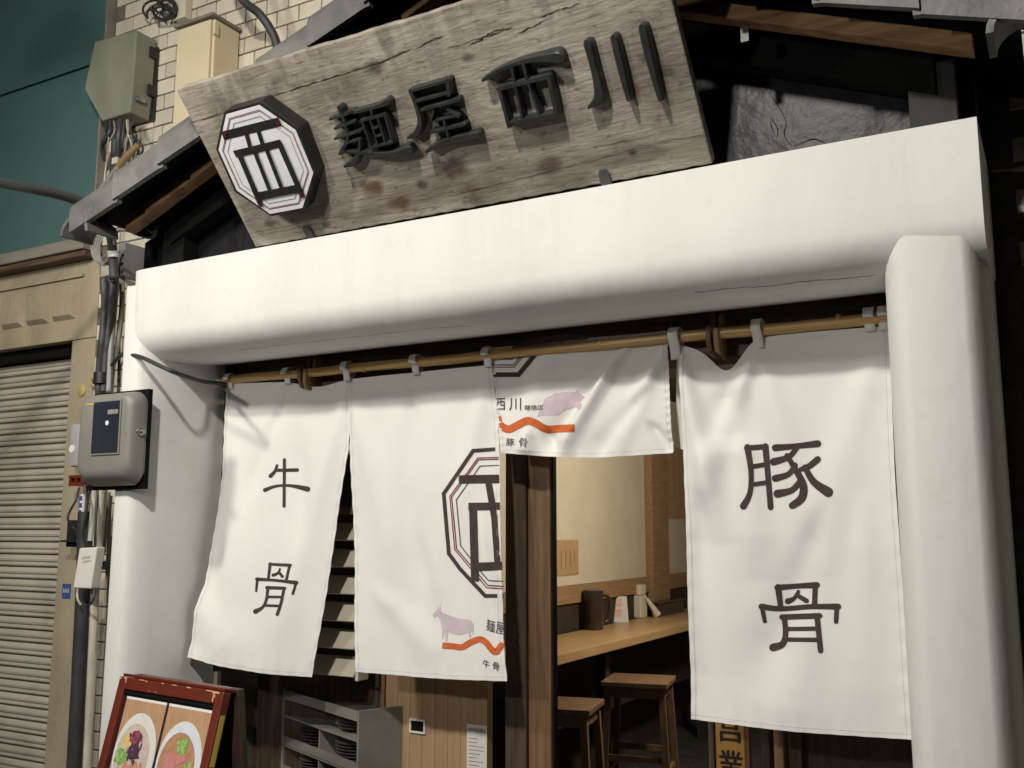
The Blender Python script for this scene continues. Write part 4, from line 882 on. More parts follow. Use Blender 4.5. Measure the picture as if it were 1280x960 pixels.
# ================================================================== CONDUITS AND CABLES
def cable(pts, r, m, name, label, cat='cable', grp=None, seg=9):
    P = [onY(*p) for p in pts]; o = obj(name, MB().tube(P, r, seg), m, smooth=True); return tag(o, label, cat, grp)
bm_ = thing('bracket_lamp', 'grey bent pipe arm of a wall lamp reaching over the street', 'lamp', (-3.2, 2.6, 2.5))
arm = [onY(143, 352, 2.60), onY(141, 320, 2.58), onY(139, 298, 2.54), onY(131, 276, 2.44), onY(112, 258, 2.33), onY(80, 245, 2.21), onY(40, 236, 2.08), onY(0, 228, 1.96), onY(-60, 214, 1.79), onY(-140, 192, 1.60), LAMP_BRACKET + Vector((.03, .5, .0)), LAMP_BRACKET + Vector((0, .08, .12)), LAMP_BRACKET + Vector((0, 0, .105))]
obj('arm', MB().tube(arm, .0185, 14), 'arm_grey', bm_, smooth=True)
obj('collar', MB().tube([onY(141.5, 322, 2.578), onY(141, 314, 2.575)], .0215, 14), 'box_white', bm_, smooth=True)
obj('shade', MB().lathe([(.02, .11), (.05, .10), (.15, .03), (.155, .0), (.15, .0), (.05, .085), (.02, .095)], LAMP_BRACKET, 28), 'pipe_grey', bm_, smooth=True)
obj('bulb', MB().lathe([(.012, .08), (.03, .06), (.034, .04), (.02, .02), (.004, .012)], LAMP_BRACKET, 16), 'lamp_glow', bm_, smooth=True)
obj('mount', MB().box(onY(150, 320, 2.64).x, onY(158, 320, 2.64).x, 2.63, 2.747, onY(150, 346, 2.64).z, onY(150, 305, 2.64).z, .002), 'pipe_grey', bm_)
for k in range(3): obj('bolt', MB().lathe([(.005, 0), (.005, .003)], (onY(154, 320, 2.63).x, 2.63, onY(154, 340, 2.63).z + .035 * k), 10, Vector((0, -1, 0))), 'black_board', bm_)
obj('clamp', MB().tube([onY(134, 346, 2.57), onY(150, 346, 2.57)], .007, 8), 'steel', bm_)
def light(name, typ, loc, power, col, radius, parent, aim=None, cone=150, blend=.6):
    l = bpy.data.lights.new(name, typ); l.energy = power; l.color = col; l.shadow_soft_size = radius
    o = bpy.data.objects.new(name, l); COL.objects.link(o); o.location = loc
    if typ == 'SPOT':
        l.spot_size = R(cone); l.spot_blend = blend; o.rotation_euler = (Vector(aim) - Vector(loc)).to_track_quat('-Z', 'Y').to_euler()
    attach(o, parent); return o
light('lamp_light', 'SPOT', LAMP_BRACKET + Vector((0, 0, -.01)), POWER_BRACKET, COLOR_BRACKET, .10, bm_, (-2.5, 2.6, 1.75), 145, .85)
# street lamp across the pavement
sl = thing('street_lamp', 'grey street lamp post with a hooded head facing the shop', 'street lamp', (-1.5, -1.5, 0))
obj('post', MB().tube([(-1.5, -1.5, 0), (-1.5, -1.5, 2), (-1.5, -1.5, 3.5), (-1.42, -1.35, 3.9), (-1.2, -.85, 4.12), (-1.02, -.36, 4.07)], (.055, .03), 14), 'pipe_grey', sl, smooth=True)
obj('base', MB().lathe([(.12, 0), (.12, .03), (.075, .05), (.065, .4), (.05, .42)], (-1.5, -1.5, 0), 20), 'pipe_grey', sl, smooth=True)
obj('hood', MB().lathe([(.03, .14), (.07, .12), (.15, .05), (.155, .02), (.15, .02), (.06, .105), (.03, .11)], LAMP_STREET, 24), 'pipe_grey', sl, smooth=True)
obj('bulb', MB().lathe([(.02, .09), (.04, .07), (.045, .05), (.03, .03), (.006, .02)], LAMP_STREET, 16), 'lamp_glow', sl, smooth=True)
light('lamp_light', 'SPOT', LAMP_STREET, POWER_STREET, COLOR_STREET, .09, sl, (-1.8, 2.7, 2.4), 122, .5)
s2 = thing('street_lamp', 'low grey globe lamp post added as fill light across the street', 'street lamp', (-2.5, -1.6, 0))  # added lamp post out of view, only there to carry the fill light
obj('post', MB().tube([(-2.5, -1.6, 0), (-2.5, -1.6, 1.3), (-2.5, -1.6, 2.66)], (.045, .035), 14), 'pipe_grey', s2, smooth=True)
obj('base', MB().lathe([(.10, 0), (.10, .03), (.065, .05), (.055, .3), (.045, .32)], (-2.5, -1.6, 0), 20), 'pipe_grey', s2, smooth=True)
obj('cup', MB().lathe([(.036, -.20), (.07, -.17), (.10, -.13), (.09, -.125), (.03, -.15)], LAMP_FILL, 20), 'pipe_grey', s2, smooth=True)
obj('globe', MB().lathe([(.02, -.14), (.07, -.12), (.11, -.05), (.12, 0), (.11, .05), (.07, .10), (.02, .12)], LAMP_FILL - Vector((0, .16, 0)) * 0, 24), 'lamp_glow', s2, smooth=True)
light('lamp_light', 'SPOT', LAMP_FILL + Vector((0, .13, 0)), POWER_FILL, COLOR_STREET, .10, s2, (-1.7, 2.7, 2.0), 110, .6)

cable([(130, 348, 2.60), (132, 380, 2.60), (129, 420, 2.60), (125, 460, 2.60), (124, 492, 2.60)], .017, 'cable_black', 'thick_cable', 'thick black cable curving down the wall above the grey meter')
cable([(141, 352, 2.605), (139, 385, 2.61), (134, 430, 2.61), (131, 470, 2.61), (130, 490, 2.6)], .015, 'cable_black', 'thick_cable', 'dark cable beside the thickest black cable above the meter')
cable([(146, 352, 2.63), (143, 385, 2.63), (139, 430, 2.62), (136, 490, 2.60)], .012, 'pipe_grey', 'conduit', 'slim grey conduit between black cables and bricks', 'conduit')
cable([(153, 346, 2.66), (152, 390, 2.66), (147, 430, 2.65), (141, 460, 2.64), (138, 490, 2.63)], .011, 'cable_grey', 'conduit', 'pale grey conduit hanging from the perforated lamp mount', 'conduit')
cable([(148, 400, 2.69), (149, 450, 2.69), (148, 490, 2.68)], .006, 'cable_black', 'thin_cable', 'thin dark cable running down the brick joints beside the pillar')
cable([(140, 456, 2.60), (146, 449, 2.55), (155, 443, 2.42), (175, 446, 2.352), (195, 455, 2.342), (215, 464, 2.345), (234, 471, 2.43), (255, 477, 2.58), (282, 480, 2.70)], .0075, 'cable_black', 'lead_cable', 'black lead swooping across the white pillar to the bamboo pole')
cable([(148, 468, 2.68), (152, 455, 2.66), (158, 449, 2.69)], .004, 'cable_black', 'thin_cable', 'short thin wire curling on bricks above the meter')
obj_ = tag(obj('cable_tape', MB().tube([onY(127, 466, 2.60), onY(126.5, 480, 2.60)], .030, 12), 'black_plastic', smooth=True), 'black tape wrap binding cables above the meter', 'tape')
# below the meter
cable([(128, 612, 2.58), (126, 640, 2.58), (122, 682, 2.58)], .019, 'pipe_white', 'conduit', 'short fat cream pipe coming out below the meter', 'pipe')
cable([(118, 612, 2.60), (116, 640, 2.60), (113, 676, 2.60)], .011, 'pipe_white', 'conduit', 'short thin cream pipe coming out below the meter', 'pipe')
cable([(136, 615, 2.66), (134, 640, 2.68), (131, 675, 2.68), (130, 690, 2.70)], .008, 'cable_grey', 'thin_cable', 'grey cable against the bricks below the meter')
cable([(139, 620, 2.68), (137, 650, 2.70), (134, 718, 2.71)], .006, 'cable_grey', 'thin_cable', 'thin pale cable dropping along the bricks by the pillar')
cable([(99, 740, 2.62), (96, 780, 2.62), (91, 850, 2.62), (86, 960, 2.62), (80, 1080, 2.62)], .009, 'pipe_white', 'conduit', 'slim cream pipe left of the black cable cover', 'pipe')
cable([(119, 690, 2.61), (118, 760, 2.61), (114, 850, 2.61), (109, 960, 2.61), (103, 1080, 2.61)], .017, 'pipe_white', 'conduit', 'long cream pipe right of the black cable cover', 'pipe')
p0, p1 = onY(105, 600, 2.60), onY(90, 1080, 2.60)
mb = MB()
for t in range(12):
    pass
a = onY(107, 640, 2.60); b = onY(104, 745, 2.60); c_ = onY(93, 960, 2.60); d_ = onY(87, 1090, 2.60)
mb.tube([a, b, c_, d_], .029, 10); tag(obj('cable_cover', mb, 'cable_black', smooth=True), 'wide black cable cover between two cream pipes', 'cable cover')
for pts, lab in (([(112, 608, 2.58), (108, 640, 2.58), (104, 690, 2.59)], 'black wire dropping from the meter to the white box'), ([(106, 606, 2.57), (108, 635, 2.56), (103, 668, 2.57), (107, 690, 2.58)], 'slack black wire between meter and white box'), ([(100, 580, 2.66), (103, 592, 2.62), (104, 604, 2.6)], 'short dark wire leaving the lilac sensor box'), ([(99, 610, 2.64), (95, 625, 2.6), (87, 640, 2.6), (85, 650, 2.6), (92, 660, 2.63), (100, 664, 2.6)], 'black wire looping out below the lilac sensor box'), ([(118, 737, 2.54), (117, 748, 2.53), (113, 755, 2.54), (108, 757, 2.56)], 'thin black wire looping under the white box'), ([(97, 736, 2.55), (97, 748, 2.54), (101, 756, 2.55)], 'thin pale wire leaving the white box'), ([(122, 610, 2.56), (120, 650, 2.55), (118, 690, 2.56)], 'black wire in front of the cream pipes')):
    cable(pts, .0045, 'cable_black' if 'pale' not in lab else 'pipe_white', 'wire', lab, 'wire', seg=7)
# under the olive box
rng = random.Random(3)
und = [(133, 128, .006, 'cable_black'), (138, 131, .010, 'cable_black'), (142, 135, .004, 'cable_grey'), (147, 143, .013, 'cable_black'), (151, 147, .012, 'cable_black'), (155, 150, .006, 'cable_black'), (160, 156, .005, 'cable_grey'), (164, 172, .005, 'cable_black'), (168, 176, .004, 'cable_black'), (136, 133, .003, 'pipe_white'), (158, 165, .003, 'pipe_white')]
for i, (xa, xb, r_, m_) in enumerate(und):
    yy = 2.64 + .008 * (i % 4); ye = 198 + rng.uniform(-6, 10)
    cable([(xa, 150, yy), (xa + rng.uniform(-5, 2), 165, yy - .01), (xb + rng.uniform(-3, 3), 182, yy), (xb, ye, yy + .03)], r_, m_, 'drop_wire', 'wire in the bundle hanging under the olive green box', 'wire', 'wires hanging under the olive green box', 7)
cable([(137, 190, 2.62), (133, 205, 2.63), (130, 232, 2.64), (129, 250, 2.66)], .004, 'pipe_white', 'thin_cable', 'thin white wire against the teal wall below the bundle')
cable([(146, 176, 2.66), (145, 195, 2.66), (144, 214, 2.64), (142, 236, 2.64)], .022, 'cable_black', 'trunk_cable', 'thick black trunk cable behind the taped joint')
cable([(172, 182, 2.66), (158, 196, 2.62), (146, 212, 2.56)], .014, 'tape_brown', 'taped_joint', 'brown taped cable joint above the canopy corner', 'cable joint')
cable([(146, 212, 2.56), (135, 226, 2.50), (121, 246, 2.42)], .013, 'cable_grey', 'conduit', 'grey flexible conduit running down over the canopy corner', 'conduit')
tag(obj('cable_tag', MB().box(onY(143, 202, 2.6).x, onY(150, 202, 2.6).x, 2.585, 2.60, onY(146, 206, 2.6).z, onY(146, 198, 2.6).z, .003), 'pipe_white'), 'cream tag clipped on the trunk cable', 'tag')
# tangle at the wall top
for i in range(8):
    cx, cy = 192 + rng.uniform(-10, 12), 10 + rng.uniform(-6, 8); pts = []; ra = rng.uniform(8, 18); a0 = rng.uniform(0, 6)
    for k in range(6): pts.append((cx + ra * math.cos(a0 + k * .8) + k * 1.5, cy + ra * .9 * math.sin(a0 + k * .8), 2.70 + rng.uniform(-.015, .015)))
    cable(pts, .005, 'cable_black', 'tangled_wire', 'dark wire in the tangle on bricks above the olive box', 'wire', 'wires tangled on the bricks above the olive box', 7)
tag(obj('cable_duct', MB().box(onY(222, 10, 2.73).x, onY(236, 10, 2.73).x, 2.71, 2.749, onY(230, 25, 2.73).z, onY(230, 25, 2.73).z + .9, .004), 'louver_cream'), 'upright cream cable duct above the cream cabinet', 'cable duct')
cable([(268, -70, 2.45), (300, -5, 2.55), (325, 18, 2.62), (341, 42, 2.66), (347, 62, 2.68), (350, 95, 2.70)], .017, 'cable_black', 'black_conduit', 'black bent conduit in front of bricks above the signboard', 'conduit', seg=12)
# loops beside the lamp arm
for i in range(5):
    s_ = i * 1.6
    cable([(118 + s_ * 2, 290, 2.62), (114 + s_ * 1.6, 305 + i, 2.60), (117 + s_ * 1.5, 322 + i, 2.59), (127 + s_, 331 - i, 2.58), (137, 330 - i * 3, 2.60)], .004, 'cable_grey', 'loop_wire', 'grey wire looping beside the lamp arm below the eave', 'wire', 'grey wires looping beside the lamp arm', 7)
for i in range(4):
    cable([(180 + i * 2, 282 + i, 2.44), (187 + i, 288 + i, 2.43), (193, 290 - i, 2.43), (197 - i, 284 - i * 2, 2.44), (194 - i, 277 - i, 2.45)], .004, 'cable_grey', 'coil_wire', 'grey wire coiled under the canopy eave', 'wire', 'wires coiled under the canopy eave', 7)
cable([(143, 305, 2.50), (146, 290, 2.46), (158, 288, 2.44), (172, 293, 2.43), (188, 297, 2.44), (196, 290, 2.45)], .006, 'cable_grey', 'thin_cable', 'grey cable arching over the dark purlin end')
cable([(205, 285, 2.46), (215, 275, 2.47), (240, 258, 2.48), (285, 232, 2.48)], .010, 'cable_black', 'thin_cable', 'black cable climbing the dark gable under the rafter')

# ================================================================== A-FRAME MENU BOARD
af = thing('menu_board', 'dark red wooden A-frame menu board with two ramen photos', 'menu board', (-2.18, 1.85, .1))
ZTOP = 1.118
TLp = onZ(150, 845, ZTOP); TRp = onZ(280, 865, ZTOP); AX = (TRp - TLp); AWID = AX.length; AX.normalize(); AY = Vector((-AX.y, AX.x, 0)); LEAN = R(13)
AD = (-AY * math.sin(LEAN) + Vector((0, 0, -1)) * math.cos(LEAN)); AN = AX.cross(AD).normalized()
if AN.y > 0: AN = -AN
def ap(u, v, h=0): return TLp + AX * u + AD * v + AN * h
HGT = 1.0; FW = .034
def aboard(u0, u1, v0, v1, h0, h1): return MB().add([ap(u, v, h) for h in (h0, h1) for v in (v0, v1) for u in (u0, u1)], [(0, 2, 3, 1), (4, 5, 7, 6), (0, 1, 5, 4), (2, 6, 7, 3), (0, 4, 6, 2), (1, 3, 7, 5)])
obj('rail', aboard(FW, AWID - FW, 0, FW, -.026, 0), 'maroon', af, bevel=.003); obj('stile', aboard(0, FW - .0005, 0, HGT, -.026, .0), 'maroon', af, bevel=.003); obj('stile', aboard(AWID - FW + .0005, AWID, 0, HGT, -.026, .0), 'maroon', af, bevel=.003)
obj('rail', aboard(FW, AWID - FW, .86, .90, -.026, 0), 'maroon', af, bevel=.003)
# rear leaf
BD = (AY * math.sin(R(6)) + Vector((0, 0, -1)) * math.cos(R(6))); BT = TLp + AY * .045
def bp_(u, v, h=0): return BT + AX * u + BD * v + AY * h
def bboard(u0, u1, v0, v1, h0, h1): return MB().add([bp_(u, v, h) for h in (h0, h1) for v in (v0, v1) for u in (u0, u1)], [(0, 2, 3, 1), (4, 5, 7, 6), (0, 1, 5, 4), (2, 6, 7, 3), (0, 4, 6, 2), (1, 3, 7, 5)])
obj('rear_stile', bboard(0, .04, .0, HGT, 0, .024), 'dark_wood', af, bevel=.003); obj('rear_stile', bboard(AWID - .04, AWID, .0, HGT, 0, .024), 'dark_wood', af, bevel=.003); obj('rear_panel', bboard(.04, AWID - .04, .05, .86, .006, .016), 'black_board', af); obj('rear_rail', bboard(.0405, AWID - .0405, 0, .04, 0, .024), 'maroon', af, bevel=.003)
obj('hinge_cap', MB().add([ap(u, 0, h) + Vector((0, 0, z)) for z in (.001, .010) for h in (-.072, -.004) for u in (.01, AWID - .004)], [(0, 2, 3, 1), (4, 5, 7, 6), (0, 1, 5, 4), (2, 6, 7, 3), (0, 4, 6, 2), (1, 3, 7, 5)]), 'maroon', af, bevel=.002)
fp = obj('display_panel', aboard(FW, AWID - FW, FW, .86, -.020, -.014), 'navy', af)
obj('glazing_bead', aboard(FW, AWID - FW, FW, FW + .012, -.0138, -.006), 'black_board', af)
for (u, v, l, wv) in [(.026, .001, .014, .005), (.035, .004, .004, .012), (.10, .001, .03, .002), (.135, .0015, .006, .004), (.21, .001, .012, .002), (.26, .001, .025, .002), (.33, .001, .018, .003), (AWID - .075, .001, .03, .003), (AWID - .048, .002, .03, .005), (AWID - .042, .007, .005, .022), (AWID - .035, .010, .003, .008), (.004, .004, .007, .004), (.16, .026, .003, .003), (.19, .028, .005, .002)]:
    obj('chip', aboard(u, u + l, v, v + wv, .0004, .0009), 'chipped_wood', af)
obj('yellow_label', aboard(AWID - .0005, AWID + .0008, .06, .19, -.021, -.006), 'yellow_label', af)
IW = AWID - 2 * FW - .020
pw = (IW - .012) / 2
def photo(u0, broth, bowl, tops, label):
    v0 = FW + .018; hh = .285; sheet_ = obj('photo', aboard(u0, u0 + pw, v0, v0 + hh, -.0138, -.0125), 'photo_table', fp); sheet_['label'] = label
    obj('white_edge', aboard(u0, u0 + pw, v0, v0 + .007, -.0123, -.0121), 'photo_white', sheet_)
    def disc(cx, cy, rx, ry, h, m, name, n=30, jag=0, rot=0):
        pts = []
        for i in range(n):
            a = 2 * math.pi * i / n; k = 1 + (rng.uniform(-jag, jag) if jag else 0); x = rx * math.cos(a) * k; y = ry * math.sin(a) * k
            x, y = x * math.cos(rot) - y * math.sin(rot), x * math.sin(rot) + y * math.cos(rot); pts.append((cx + x, cy + y))
        pts = [(min(max(x, .002), .998), min(max(y, .03), .998)) for x, y in pts]
        obj(name, MB().add([ap(u0 + x * pw, v0 + y * hh, h) for x, y in pts], [tuple(range(n))]), m, sheet_)
    disc(.50, .535, .50, .40, -.0119, bowl, 'bowl'); disc(.50, .53, .47, .375, -.0116, 'photo_bowl_cream' if bowl == 'photo_bowl' else 'photo_bowl', 'bowl_wall'); disc(.46, .56, .41, .32, -.0113, broth, 'broth')
    hcur = -.0110
    for i, (cx, cy, rx, ry, m, j, rot) in enumerate(tops):
        hcur += .0001; disc(cx, cy, rx * .9, ry * .9, hcur, m, 'topping', 18, min(j, .2), rot)
        if j >= .15:
            for _ in range(16 if j > .3 else 6):
                a_ = rng.uniform(0, 6.28); r_ = rng.uniform(.2, 1.1); hcur += .00002
                disc(cx + rx * r_ * math.cos(a_), cy + ry * r_ * math.sin(a_), rng.uniform(.015, .035), rng.uniform(.025, .06) * .6, hcur, m + ('_b' if rng.random() < .5 else ''), 'topping_piece', 7, .2, rng.uniform(0, 3))
    for _ in range(10):
        a_ = rng.uniform(0, 6.28); hcur += .00002; disc(.46 + .3 * math.cos(a_), .56 + .24 * math.sin(a_), .012, .008, hcur, 'photo_yellow', 'topping_piece', 7, .2, 0)
photo(FW + .010, 'photo_broth', 'photo_bowl', [(.28, .42, .14, .08, 'photo_yellow', .1, 0), (.72, .45, .15, .11, 'photo_pale', .05, .3), (.22, .57, .15, .09, 'photo_green', .35, 0), (.36, .70, .07, .10, 'photo_meat', .15, .5), (.48, .72, .06, .12, 'photo_meat', .2, .15), (.62, .70, .09, .13, 'photo_meat', .1, -.3), (.76, .66, .05, .10, 'photo_meat', .1, -.5), (.50, .50, .17, .10, 'photo_dark', .4, 0), (.49, .36, .16, .07, 'photo_purple', .6, 0)], 'photo of a pale bowl of ramen with dark toppings')
photo(FW + .010 + pw + .012, 'photo_broth_brown', 'photo_bowl_cream', [(.52, .36, .13, .08, 'photo_green', .4, 0), (.80, .52, .05, .12, 'photo_meat', .2, .1), (.38, .60, .26, .15, 'photo_pink', .06, .5), (.44, .49, .24, .05, 'photo_pink', .06, -.1), (.72, .63, .10, .14, 'photo_green', .4, -.3), (.60, .76, .13, .09, 'photo_meat', .2, .4), (.48, .80, .10, .06, 'photo_meat', .2, -.4)], 'photo of a bowl of ramen with pink sliced meat')
u0 = FW + .016; v0 = FW + .018 + .285 + .012
for tx, us, ln in (('特製煮干し', u0 + .008, .12), ('冷製醤油', u0 + pw + .02, .12)):
    mb = text_flat(tx); obj('caption', remap(mb, lambda v: ap(us + v.x * ln, v0 + (1 - v.y) * .026, -.0132)), 'photo_white', fp, recalc=False)

# ================================================================== RACK IN THE DOORWAY
rk = thing('dish_rack', 'grey compartment rack of dark dishes below the noren', 'rack', (-2.27, 2.85, .1))
RA = onZ(354, 861, .95); RB = onZ(449, 889, .95); RX = (RB - RA); RWD = RX.length; RX.normalize(); RY = Vector((-RX.y, RX.x, 0)); RD = .19
def rp(u, v, z): p = RA + RX * u + RY * v; return Vector((p.x, p.y, z))
def rbox(u0, u1, v0, v1, z0, z1): return MB().add([rp(u, v, z) for z in (z0, z1) for v in (v0, v1) for u in (u0, u1)], [(0, 2, 3, 1), (4, 5, 7, 6), (0, 1, 5, 4), (2, 6, 7, 3), (0, 4, 6, 2), (1, 3, 7, 5)])
obj('side', rbox(0, .012, 0, RD, .11, .95), 'rack_grey', rk); obj('side', rbox(RWD - .012, RWD, 0, RD, .11, .95), 'rack_grey', rk); obj('back', rbox(.0125, RWD - .0125, RD - .008, RD, .11, .965), 'rack_grey', rk)
nsh = 8
for k in range(nsh):
    z = .90 - k * .105; s_ = obj('shelf', rbox(.0125, RWD - .0125, .002, RD - .0085, z - .052, z - .044), 'rack_grey', rk); obj('front_lip', rbox(.0125, RWD - .0125, -.001, .005, z - .043, z - .014) if k else rbox(.0125, RWD - .0125, -.001, .005, .915, .948), 'rack_grey', rk)
    if k: obj('divider', rbox(RWD / 2 - .004, RWD / 2 + .004, .006, RD - .0085, z - .043, z + .05), 'rack_grey', rk)
obj('wire_rail', MB().tube([rp(.03, RD - .02, .968), rp(.03, RD - .02, .99), rp(RWD - .03, RD - .02, .99), rp(RWD - .03, RD - .02, .968)], .004, 8, False), 'steel', rk)
for k in range(nsh):
    z = .862 - k * .105
    for c in (0, 1):
        if k == 0 and c == 0: continue
        if k > 3: continue
        u = RWD * (.27 if c == 0 else .74)
        if (k + c) % 3 != 0:
            t = thing('plate_stack', 'stack of dark round plates in the %s compartment of the %s rack shelf' % (('left', 'right')[c], ('top', 'second', 'third', 'fourth')[k]), 'plates', rp(u, .09, z - .006), 'dishes in the grey rack')
            ctr = rp(u, .085, z)
            for q_ in range(6): obj('plate', MB().lathe([(.028, q_ * .011), (.070 + q_ * .0015, q_ * .011 + .008), (.073 + q_ * .0015, q_ * .011 + .011), (.067, q_ * .011 + .012), (.026, q_ * .011 + .004)], ctr, 24), 'plate_dark', t, smooth=True)
        else:
            t = thing('bowl_pair', 'two grey bowls stacked in the %s compartment of the %s rack shelf' % (('left', 'right')[c], ('top', 'second', 'third', 'fourth')[k]), 'bowls', rp(u, .09, z - .006), 'dishes in the grey rack')
            for q_ in range(2): obj('bowl', MB().lathe([(.03, q_ * .02), (.04, q_ * .02 + .004), (.062, q_ * .02 + .03), (.066, q_ * .02 + .05), (.062, q_ * .02 + .05), (.036, q_ * .02 + .010), (.02, q_ * .02 + .008)], rp(u, .085, z), 24), 'rack_grey', t, smooth=True)

# open-for-business board
ob_ = thing('open_board', 'orange upright board with black open-for-business characters', 'sign', (-.885, 2.87, .3))
obj('board', MB().box(-.928, -.842, 2.868, 2.882, .30, 1.20, .003), 'sign_orange', ob_); obj('frame', MB().box(-.940, -.930, 2.862, 2.888, .30, 1.20), 'dark_wood', ob_); obj('frame', MB().box(-.840, -.828, 2.862, 2.888, .30, 1.20), 'post_wood', ob_)
zc = onY(915, 915, 2.867).z
for i, tx in enumerate('営業中'):
    mb = text_flat(tx); zz = 1.035 - i * .108; o = obj('character', remap(mb, lambda v: (-.920 + v.x * .070, 2.8665, zz - (1 - v.y) * .085)), 'ink', ob_, recalc=False)
    mb = text_flat(tx); o = obj('character', remap(mb, lambda v: (-.917 + v.x * .070, 2.8667, zz + .002 - (1 - v.y) * .085)), 'ink', ob_, recalc=False)

# ================================================================== ROOM BEHIND
XW = -2.65
rw = thing('room_wall', 'cream room wall with brown timber posts and dado behind the counter', 'wall', (XW, 5.5, .1))
obj('plaster', MB().box(XW - .1, XW, 3.06, 9.2, .105, 2.55), 'room_wall', rw)
def wrect(px0, px1, py0, py1): a = onX(px0, (py0 + py1) / 2, XW); b = onX(px1, (py0 + py1) / 2, XW); c = onX((px0 + px1) / 2, py0, XW); d = onX((px0 + px1) / 2, py1, XW); return a.y, b.y, d.z, c.z
zr = onX(750, 727, XW).z; zr0 = onX(750, 748, XW).z
obj('dado_rail', MB().box(XW + .001, XW + .03, 3.06, 9.2, zr0, zr), 'room_wood', rw); obj('dado', MB().box(XW + .001, XW + .012, 3.06, 9.2, .106, zr0 - .001), 'room_dark', rw)
y0, y1, _, _ = wrect(806, 826, 600, 700); obj('post', MB().box(XW + .001, XW + .06, y0, y1, .94, 2.55), 'room_wood', rw)
yp, _, _, _ = wrect(630, 640, 600, 700)
obj('post', MB().box(XW + .001, XW + .06, 8.2, 8.45, .94, 2.55), 'room_wood', rw)
rb_ = thing('room_back_wall', 'dim far wall at the end of the shop', 'wall', (-1.1, 9.2, .1)); obj('plaster', MB().box(-2.75, .7, 9.2, 9.3, .0, 2.55), 'room_wall', rb_)
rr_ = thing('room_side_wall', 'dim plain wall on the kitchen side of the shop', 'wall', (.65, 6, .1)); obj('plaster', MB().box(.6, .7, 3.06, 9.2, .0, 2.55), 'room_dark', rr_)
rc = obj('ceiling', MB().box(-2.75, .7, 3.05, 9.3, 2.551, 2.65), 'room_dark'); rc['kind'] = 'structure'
def poster(px0, px1, py0, py1, m, lab, lines_=0):
    y0, y1, z0, z1 = wrect(px0, px1, py0, py1); t = thing('wall_poster', lab, 'poster', (XW + .01, (y0 + y1) / 2, z0)); s_ = obj('sheet', MB().box(XW + .002, XW + .006, y0, y1, z0, z1), m, t)
    for k in range(lines_): yy = y0 + (y1 - y0) * (k + 1) / (lines_ + 1); obj('text_column', MB().box(XW + .0065, XW + .0072, yy, yy + .012, z1 - (z1 - z0) * random.uniform(.6, .9), z1 - .06), 'paper_kraft' if m != 'paper_kraft' else 'room_wood', t)
poster(694, 722, 675, 719, 'paper_kraft', 'small brown paper notice low on the cream wall', 4)
poster(827, 868, 560, 648, 'paper_kraft', 'large brown paper menu beside the timber post', 5)
cz = .95; xc = -2.2
ct = thing('counter', 'pale wooden counter along the cream wall inside the shop', 'counter', (-2.4, 5.6, .1))
obj('top', MB().box(XW + .035, xc, 3.5, 8.9, cz - .05, cz, .004), 'counter_wood', ct)
for yy in (3.6, 5.2, 6.9, 8.6): obj('leg', MB().box(-2.36, -2.30, yy, yy + .06, .105, cz - .051), 'room_dark', ct)
obj('apron', MB().box(-2.48, -2.44, 3.55, 8.85, .5, cz - .052), 'room_dark', ct)
def on_counter(px, py): p = onZ(px, py, cz); return p
p = on_counter(742, 787); pt = thing('water_pitcher', 'dark brown water pitcher with handle on the counter', 'pitcher', (p.x, p.y, cz)); hgt = .24
obj('body', MB().lathe([(.058, 0), (.062, .01), (.058, .10), (.060, .19), (.064, .215), (.060, .235), (.03, .243)], p, 28), 'pitcher_brown', pt, smooth=True)
hd_ = Vector((.55, .83, 0)); obj('handle', MB().tube([p + hd_ * .055 + Vector((0, 0, .20)), p + hd_ * .11 + Vector((0, 0, .19)), p + hd_ * .12 + Vector((0, 0, .12)), p + hd_ * .10 + Vector((0, 0, .05)), p + hd_ * .055 + Vector((0, 0, .04))], .010, 10), 'pitcher_brown', pt, smooth=True)
p = on_counter(767, 778); mc = thing('menu_card', 'white menu card with red pictures standing by the pitcher', 'menu card', (p.x, p.y, cz))
cx_ = Vector((.80, .60, 0)); cb_ = Vector((-.15, .2, .96)).normalized()
def cc(u, v, h=0): return p + cx_ * u + cb_ * v + Vector((.60, -.80, .25)).normalized() * h
obj('card', MB().prism([cc(-.09, 0), cc(.10, 0), cc(.10, .17), cc(-.09, .17)], Vector((.002, -.001, 0))), 'paper_white', mc)
for v in (.04, .105): obj('picture', MB().prism([cc(-.07, v, .003), cc(.06, v, .003), cc(.06, v + .045, .003), cc(-.07, v + .045, .003)], Vector((.001, 0, 0))), 'photo_meat', mc)
p = on_counter(798, 772); ds = thing('spice_pot', 'cream ceramic pot with spoon and lid on the counter', 'pot', (p.x, p.y, cz))
obj('jar', MB().box(p.x - .045, p.x + .045, p.y - .06, p.y + .06, cz, cz + .15, .01), 'ceramic', ds); obj('lid', MB().box(p.x - .04, p.x + .04, p.y - .055, p.y + .055, cz + .151, cz + .225, .01), 'ceramic', ds)
obj('spoon', MB().tube([p + Vector((.055, .02, .13)), p + Vector((.09, .06, .06)), p + Vector((.10, .09, .02))], (.010, .03), 10), 'ceramic', ds, smooth=True)
p = on_counter(828, 768); ty = thing('chopstick_tray', 'dark wooden box tray beside the cream pot', 'tray', (p.x, p.y, cz))
obj('box', MB().box(p.x - .10, p.x + .06, p.y - .22, p.y + .30, cz, cz + .085, .006), 'pitcher_brown', ty)
obj('lid', MB().box(p.x - .11, p.x + .07, p.y - .23, p.y + .31, cz + .086, cz + .10, .004), 'pitcher_brown', ty)
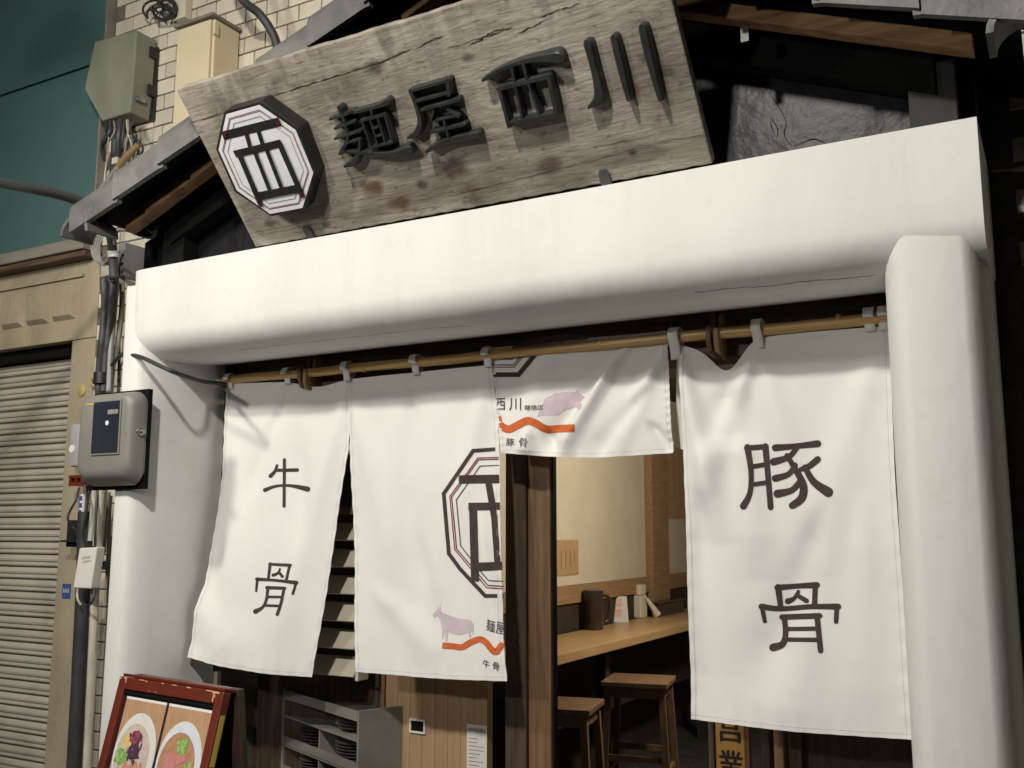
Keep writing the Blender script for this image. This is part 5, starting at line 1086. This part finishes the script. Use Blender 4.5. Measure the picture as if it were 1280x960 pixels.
p = on_counter(706, 782); ty = thing('napkin_tray', 'low maroon tray on the counter left of the pitcher', 'tray', (p.x, p.y, cz)); obj('box', MB().box(p.x - .06, p.x + .05, p.y - .25, p.y + .40, cz, cz + .07, .006), 'maroon', ty)
# stools
def stool(c, rz, label):
    t = thing('bar_stool', label, 'stool', (c[0], c[1], .105), 'wooden stools along the counter'); t.rotation_euler = (0, 0, 0)
    M_ = Matrix.Translation((c[0], c[1], 0)) @ Matrix.Rotation(rz, 4, 'Z')
    def bx(*a, b=0):
        m_ = MB().box(*a, b); m_.v = [M_ @ v for v in m_.v]; return m_
    zs = .74; obj('seat', bx(-.18, .18, -.17, .17, zs - .03, zs, b=.006), 'stool_wood', t)
    for sx in (-1, 1):
        for sy in (-1, 1):
            a = MB(); x1, y1 = sx * .145, sy * .135; x0, y0 = sx * .175, sy * .165; w_ = .017
            a.add([M_ @ Vector((x + dx, y + dy, z)) for x, y, z in ((x0, y0, .106), (x1, y1, zs - .031)) for dx, dy in ((-w_, -w_), (w_, -w_), (w_, w_), (-w_, w_))], [(0, 3, 2, 1), (4, 5, 6, 7)] + [(i, (i + 1) % 4, (i + 1) % 4 + 4, i + 4) for i in range(4)]); obj('leg', a, 'stool_wood', t)
    for sy in (-1, 1): obj('apron', bx(-.128, .128, sy * .135 - .010, sy * .135 + .010, zs - .085, zs - .032), 'stool_wood', t); obj('stretcher', bx(-.145, .145, sy * .152 - .008, sy * .152 + .008, .33, .36), 'stool_wood', t)
    for sx in (-1, 1): obj('apron', bx(sx * .145 - .010, sx * .145 + .010, -.118, .118, zs - .085, zs - .032), 'stool_wood', t); obj('stretcher', bx(sx * .160 - .008, sx * .160 + .008, -.14, .14, .25, .28), 'stool_wood', t)
p = onZ(803, 848, .74); stool((p.x - .02, p.y), R(12), 'wooden bar stool standing before the spice pot')
p = onZ(700, 878, .74); stool((p.x, p.y), R(12), 'wooden bar stool partly hidden by the door post')
rl = thing('ceiling_lamp', 'round warm ceiling lamp inside the shop', 'lamp', (-1.25, 5.2, 2.4))
obj('rose', MB().lathe([(.06, .15), (.06, .13), (.02, .12), (.02, .0)], (-1.25, 5.2, 2.4), 20), 'steel', rl, smooth=True); obj('globe', MB().lathe([(.02, .0), (.10, -.03), (.13, -.09), (.10, -.15), (.02, -.17)], (-1.25, 5.2, 2.4), 24), 'room_glow', rl, smooth=True)
light('lamp_light', 'POINT', (-1.25, 5.2, 2.17), POWER_ROOM, COLOR_ROOM, .12, rl)
